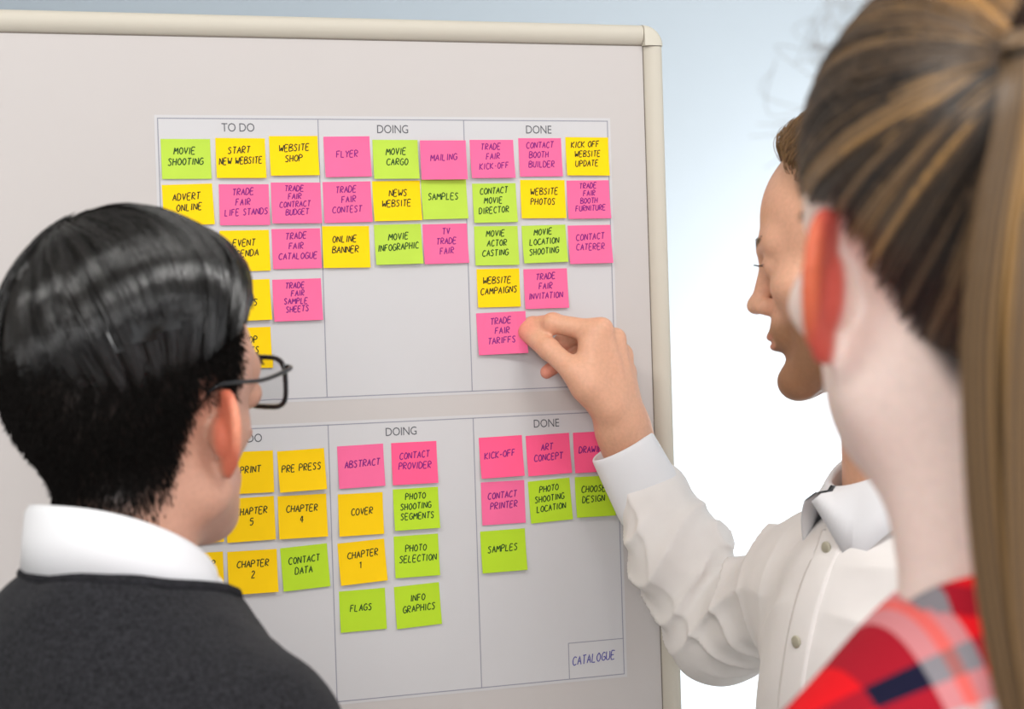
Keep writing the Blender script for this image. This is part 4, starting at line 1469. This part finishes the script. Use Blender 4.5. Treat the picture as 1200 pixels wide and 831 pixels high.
# ================================================================== the woman with the ponytail
def build_woman():
    Rh = frame(-15, 2, 0)
    ear = W(972, 332, .772)
    Hc = ear - Rh @ np.array([-.080, -.012, .0])
    Rb = frame(-10)
    O = Hc + Rh @ np.array([.008, -.036, 0]) + np.array([0, 0, -.150])
    person = empty('person', (O[0], O[1], 0))
    tag(person, 'person seen from behind with a long brown ponytail and a red plaid shirt', 'person')
    bl = lambda x, y, z: O + Rb @ np.array([x, y, z])
    armR = [bl(.134, -.004, -.138), bl(.19, -.02, -.37), bl(.185, .08, -.58)]
    armL = [bl(-.134, -.004, -.138), bl(-.19, -.02, -.37), bl(-.185, .08, -.58)]
    neck_t = Hc + Rh @ np.array([0, -.018, -.03]); neck_b = O + Rb @ np.array([0, -.008, -.04])
    prm = dict(flare=42, fem=1, ear=1.02, recede=.014)
    def head_l(P): return head_sdf((P - Hc.astype(F32)) @ Rh.astype(F32), prm)

    def body(P):
        d = bounded(head_l, P, Hc, .19)
        d = smin(d, cone(P, neck_t + Rh @ np.array([-.004, .008, -.02]), neck_b + Rh @ np.array([-.002, .006, 0]), .050, .053), .040)
        d = smin(d, torso_sdf((P - O.astype(F32)) @ Rb.astype(F32), dict(shoulder=.128, slope=.125)) + .012, .035)
        for arm, sd in ((armR, 1), (armL, -1)):
            d = smin(d, chain(P, arm, [.041, .035, .025], .02), .03)
            dn = arm[2] - arm[1]; dn /= np.linalg.norm(dn)
            pn = -sd * Rb[:, 0]; th = np.cross(dn, pn) * -sd
            wr = arm[2] + dn * .012
            d = smin(d, bounded(lambda Q: hand_relaxed(Q, wr, dn, pn, th), P, wr + dn * .09, .13), .02)
        return d
    V, Q = polygonize(body, np.array([O[0] - .33, O[1] - .30, O[2] - .80]), np.array([O[0] + .33, O[1] + .32, Hc[2] + .15]), 0.0026)
    p = (V - Hc) @ Rh
    C = skin_colour(len(V), srgb(238, 215, 205))
    hd = vlen(V - Hc) < .2
    C = mixc(C, srgb(196, 50, 28), .9 * hd * sstep(.0715, .078, np.abs(p[:, 0])) * sstep(.045, .038, np.abs(p[:, 2])) * (p[:, 1] < .012))  # ear painted red as if backlit, over its own flush
    C = mixc(C, srgb(226, 118, 78), .7 * hd * sstep(.086, .093, np.abs(p[:, 0])) * sstep(.045, .038, np.abs(p[:, 2])))  # lighter rim painted where the helix catches the light
    lips = hd * sstep(.0, .004, p[:, 1] - .092) * sstep(.0095, .006, np.abs(p[:, 2] + .0562)) * (np.abs(p[:, 0]) < .024)
    C = mixc(C, srgb(200, 100, 100), .8 * lips)

    def hairzone(p):
        x, y, z = np.abs(p[:, 0]), p[:, 1], p[:, 2]
        ang = np.degrees(np.arctan2(x, -y - .002))
        zb = np.interp(ang, [0, 20, 40, 55, 68, 80, 95, 110, 130, 150, 180], [-.072, -.066, -.050, -.025, .010, .034, .034, .040, .068, .088, .094])
        return (z - zb), ang
    hz, _ = hairzone(p)
    C = mixc(C, srgb(38, 30, 26), .92 * hd * sstep(-.004, .016, hz) * (np.abs(p[:, 0]) < .079))
    mesh_obj('body', V, Q, 'skin', person, col=C)
    eyes(person, Hc, Rh)
    brow_strands(person, Hc, Rh, (.05, .03, .02))

    # ---- hair drawn back to a high ponytail
    g = np.random.default_rng(21)
    hcn = np.array([0, -.012, .047]); hr = np.array([.0840, .105, .1010])
    B = np.array([-.030, -.106, .092])                     # where the hair is tied
    Bd = (B - hcn) / hr; Bd /= np.linalg.norm(Bd)
    S, K = 9000, 14
    D = g.normal(0, 1, (S * 4, 3)); D /= np.linalg.norm(D, axis=1)[:, None]
    hzz, ang = hairzone(hcn + D * hr * .95)
    # roots: most at the hairline band, the rest over the scalp
    okm = (hzz > .002) & ((hzz < .022) | (g.random(len(D)) < .45))
    D = D[okm][:S]; S = len(D)
    t = np.linspace(0, 1, K)
    an = np.arccos(np.clip(D @ Bd, -.995, .9995))
    tt = np.broadcast_to(t, (S, K))
    Dp = (np.sin((1 - tt) * an[:, None])[..., None] * D[:, None] + np.sin(tt * an[:, None])[..., None] * Bd) / np.sin(an)[:, None, None]
    sag = np.sin(math.pi * tt) * (.05 * np.sin(D[:, 0] * 9 + D[:, 1] * 7))[:, None]
    Dp[..., 2] += sag
    Dp /= np.linalg.norm(Dp, axis=2, keepdims=True)
    eA = np.cross(Bd, [1.0, 0, 0]); eA /= np.linalg.norm(eA); eB = np.cross(Bd, eA)
    az = np.arctan2(D @ eB, D @ eA)
    nl = 120
    lid = np.floor((az / (2 * math.pi) + .5) * nl + .8 * np.sin(an * 3.0)).astype(int) % nl
    lr = g.random(nl); lr2 = g.random(nl)
    lk = lr2[lid]
    lift = .972 + .045 * np.sin(math.pi * np.clip(tt, 0, 1)) ** .6 * (.45 + .55 * lk[:, None]) + .012 * g.random((S, 1))
    P = hcn + Dp * hr * lift[..., None]
    P = P @ Rh.T + Hc
    rad = np.full((S, K), .00060) * (.7 + .6 * g.random((S, 1)))
    v1, f1 = strands_mesh(P, rad)
    dark = np.array(srgb(31, 27, 26)[:3]); mid = np.array(srgb(108, 86, 64)[:3]); fair = np.array(srgb(198, 152, 90)[:3])
    # streak colour by lock; the light gleam on the top hair is painted in
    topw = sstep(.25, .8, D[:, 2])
    gleam = np.array(srgb(196, 138, 62)[:3])
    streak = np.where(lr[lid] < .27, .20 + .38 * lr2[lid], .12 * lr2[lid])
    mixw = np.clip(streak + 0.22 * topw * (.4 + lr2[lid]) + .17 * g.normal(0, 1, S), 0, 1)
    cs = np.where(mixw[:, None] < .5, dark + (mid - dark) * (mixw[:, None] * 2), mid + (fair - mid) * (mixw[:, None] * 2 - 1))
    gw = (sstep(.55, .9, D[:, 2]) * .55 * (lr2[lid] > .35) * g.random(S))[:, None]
    cs = cs * (1 - gw) + gleam * gw
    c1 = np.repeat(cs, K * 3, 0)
    keep = lambda DD: hairzone(hcn + DD * hr * .95)[0] > .024
    Vc, Fc_ = ellipsoid_cap(hcn, hr * .965, keep, 90, 60)
    Vc = Vc @ Rh.T + Hc
    Vall = np.vstack([Vc, v1]); Fall = np.vstack([Fc_, f1 + len(Vc)])
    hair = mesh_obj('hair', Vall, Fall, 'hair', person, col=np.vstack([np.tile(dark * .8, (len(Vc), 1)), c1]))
    # ponytail
    Bw = Hc + Rh @ B
    spine = catmull([Bw + Rh @ np.array([0, .012, -.004]), Bw + Rh @ np.array([0, -.018, .006]), Bw + Rh @ np.array([-.006, -.036, -.020]), Bw + Rh @ np.array([-.014, -.038, -.075]),
                     Bw + Rh @ np.array([-.017, -.036, -.14]), Bw + Rh @ np.array([-.013, -.034, -.21]), Bw + Rh @ np.array([-.002, -.036, -.29]), Bw + Rh @ np.array([.008, -.038, -.38])], 30)
    K2 = 30; S2 = 5200
    rr = np.sqrt(g.random(S2)); aa = g.uniform(0, 2 * math.pi, S2)
    lock = np.floor(aa / (2 * math.pi) * 14) + 14 * np.floor(rr * 2.2)
    lkc = g.random(64)
    wdt = np.interp(np.linspace(0, 1, K2), [0, .06, .2, .5, .8, 1.0], [.012, .016, .030, .036, .033, .012])
    ph = lkc[lock.astype(int)] * 6.28
    tt2 = np.linspace(0, 1, K2)
    ax_ = rr[:, None] * np.cos(aa)[:, None] * wdt[None] + .0040 * np.sin(ph[:, None] + 5 * tt2[None]) * sstep(.1, .5, tt2)[None]
    ay_ = rr[:, None] * np.sin(aa)[:, None] * wdt[None] * .7 + .0030 * np.cos(ph[:, None] + 4 * tt2[None]) * sstep(.1, .5, tt2)[None]
    P2 = spine[None] + ax_[..., None] * Rh[:, 0] + ay_[..., None] * Rh[:, 1]
    rad2 = np.full((S2, K2), .00062) * (.7 + .6 * g.random((S2, 1))); rad2[:, -1] *= .3
    v2, f2 = strands_mesh(P2, rad2)
    mw = np.clip(1.05 * lkc[(lock.astype(int) * 7) % 64] - .02 + .14 * g.normal(0, 1, S2), 0, 1)
    cs2 = np.where(mw[:, None] < .5, dark + (mid - dark) * (mw[:, None] * 2), mid + (fair - mid) * (mw[:, None] * 2 - 1))
    mesh_obj('ponytail', v2, f2, 'hair', hair, col=np.repeat(cs2, K2 * 3, 0))
    # elastic
    e = []
    for i in range(25):
        a = 2 * math.pi * i / 24
        e.append(Bw + Rh @ np.array([.0165 * math.cos(a), -.012 + .004 * math.sin(a), .004 + .0165 * math.sin(a)]))
    v, f = tube_vf(np.array(e), .0045, 8, cap=False)
    mesh_obj('hair_elastic', v, f, 'elastic', hair)
    # flyaway hairs
    S3, K3 = 80, 9
    D = np.stack([-np.abs(g.normal(.75, .3, S3)), g.uniform(-.3, .7, S3), g.uniform(.15, 1.0, S3)], 1); D /= np.linalg.norm(D, axis=1)[:, None]
    st = hcn + D * hr
    dr = D * g.uniform(.2, 1.0, (S3, 1)) + g.normal(0, .5, (S3, 3)) + np.array([0, -.5, .1])
    dr /= np.linalg.norm(dr, axis=1)[:, None]
    cv = g.normal(0, .012, (S3, 3))
    tl = np.linspace(0, 1, K3)
    ln = g.uniform(.010, .032, S3)
    P3 = st[:, None] + dr[:, None] * (tl[None, :, None] * ln[:, None, None]) + cv[:, None] * np.sin(tl * 3.0)[None, :, None]
    P3 = P3 @ Rh.T + Hc
    v, f = strands_mesh(P3, np.full((S3, K3), .00017))
    mesh_obj('flyaway_hair', v, f, 'hair', hair, col=np.tile(mid, (len(v), 1)))

    # ---- plaid shirt
    def shirt(P):
        q = (P - O.astype(F32)) @ Rb.astype(F32)
        d = torso_sdf(q, dict(shoulder=.128, slope=.125)) - .008
        for arm in (armR, armL):
            d = smin(d, chain(P, arm, [.056, .048, .040], .02), .035)
        d = d + .0022 * wob(P, 30, 1.0)
        d = smax(d, -neck_hole(q, .0600), .005)
        return smax(d, -(P[:, 2] - (O[2] - .62)), .01)
    V, Q = polygonize(shirt, np.array([O[0] - .32, O[1] - .30, O[2] - .66]), np.array([O[0] + .32, O[1] + .30, O[2] + .06]), 0.005)
    q = (V - O) @ Rb
    # cloth coordinates: across the shoulder, and down along the surface
    uvx = q[:, 0]
    uvy = np.where(q[:, 1] < 0, q[:, 2] * 0.8 + q[:, 1] * .75, q[:, 2] * .8 - q[:, 1] * .75)
    so = mesh_obj('plaid_shirt', V, Q, 'plaid', person, uv=np.stack([uvx, uvy, 0 * uvx], 1))
    Vc, Fc_, L_ = collar_mesh(O, Rb, .058, .074, .030, .046, 24, .055, .024, ey=1.05, stand=.045)
    an = np.arctan2(L_[:, 0], -L_[:, 1])
    mesh_obj('collar', Vc, Fc_, 'plaid', so, uv=np.stack([L_[:, 0], L_[:, 2] * 1.0 - .06, 0 * an], 1))
    legs_and_shoes(person, O, Rb, O[2] - .52)


build_woman()
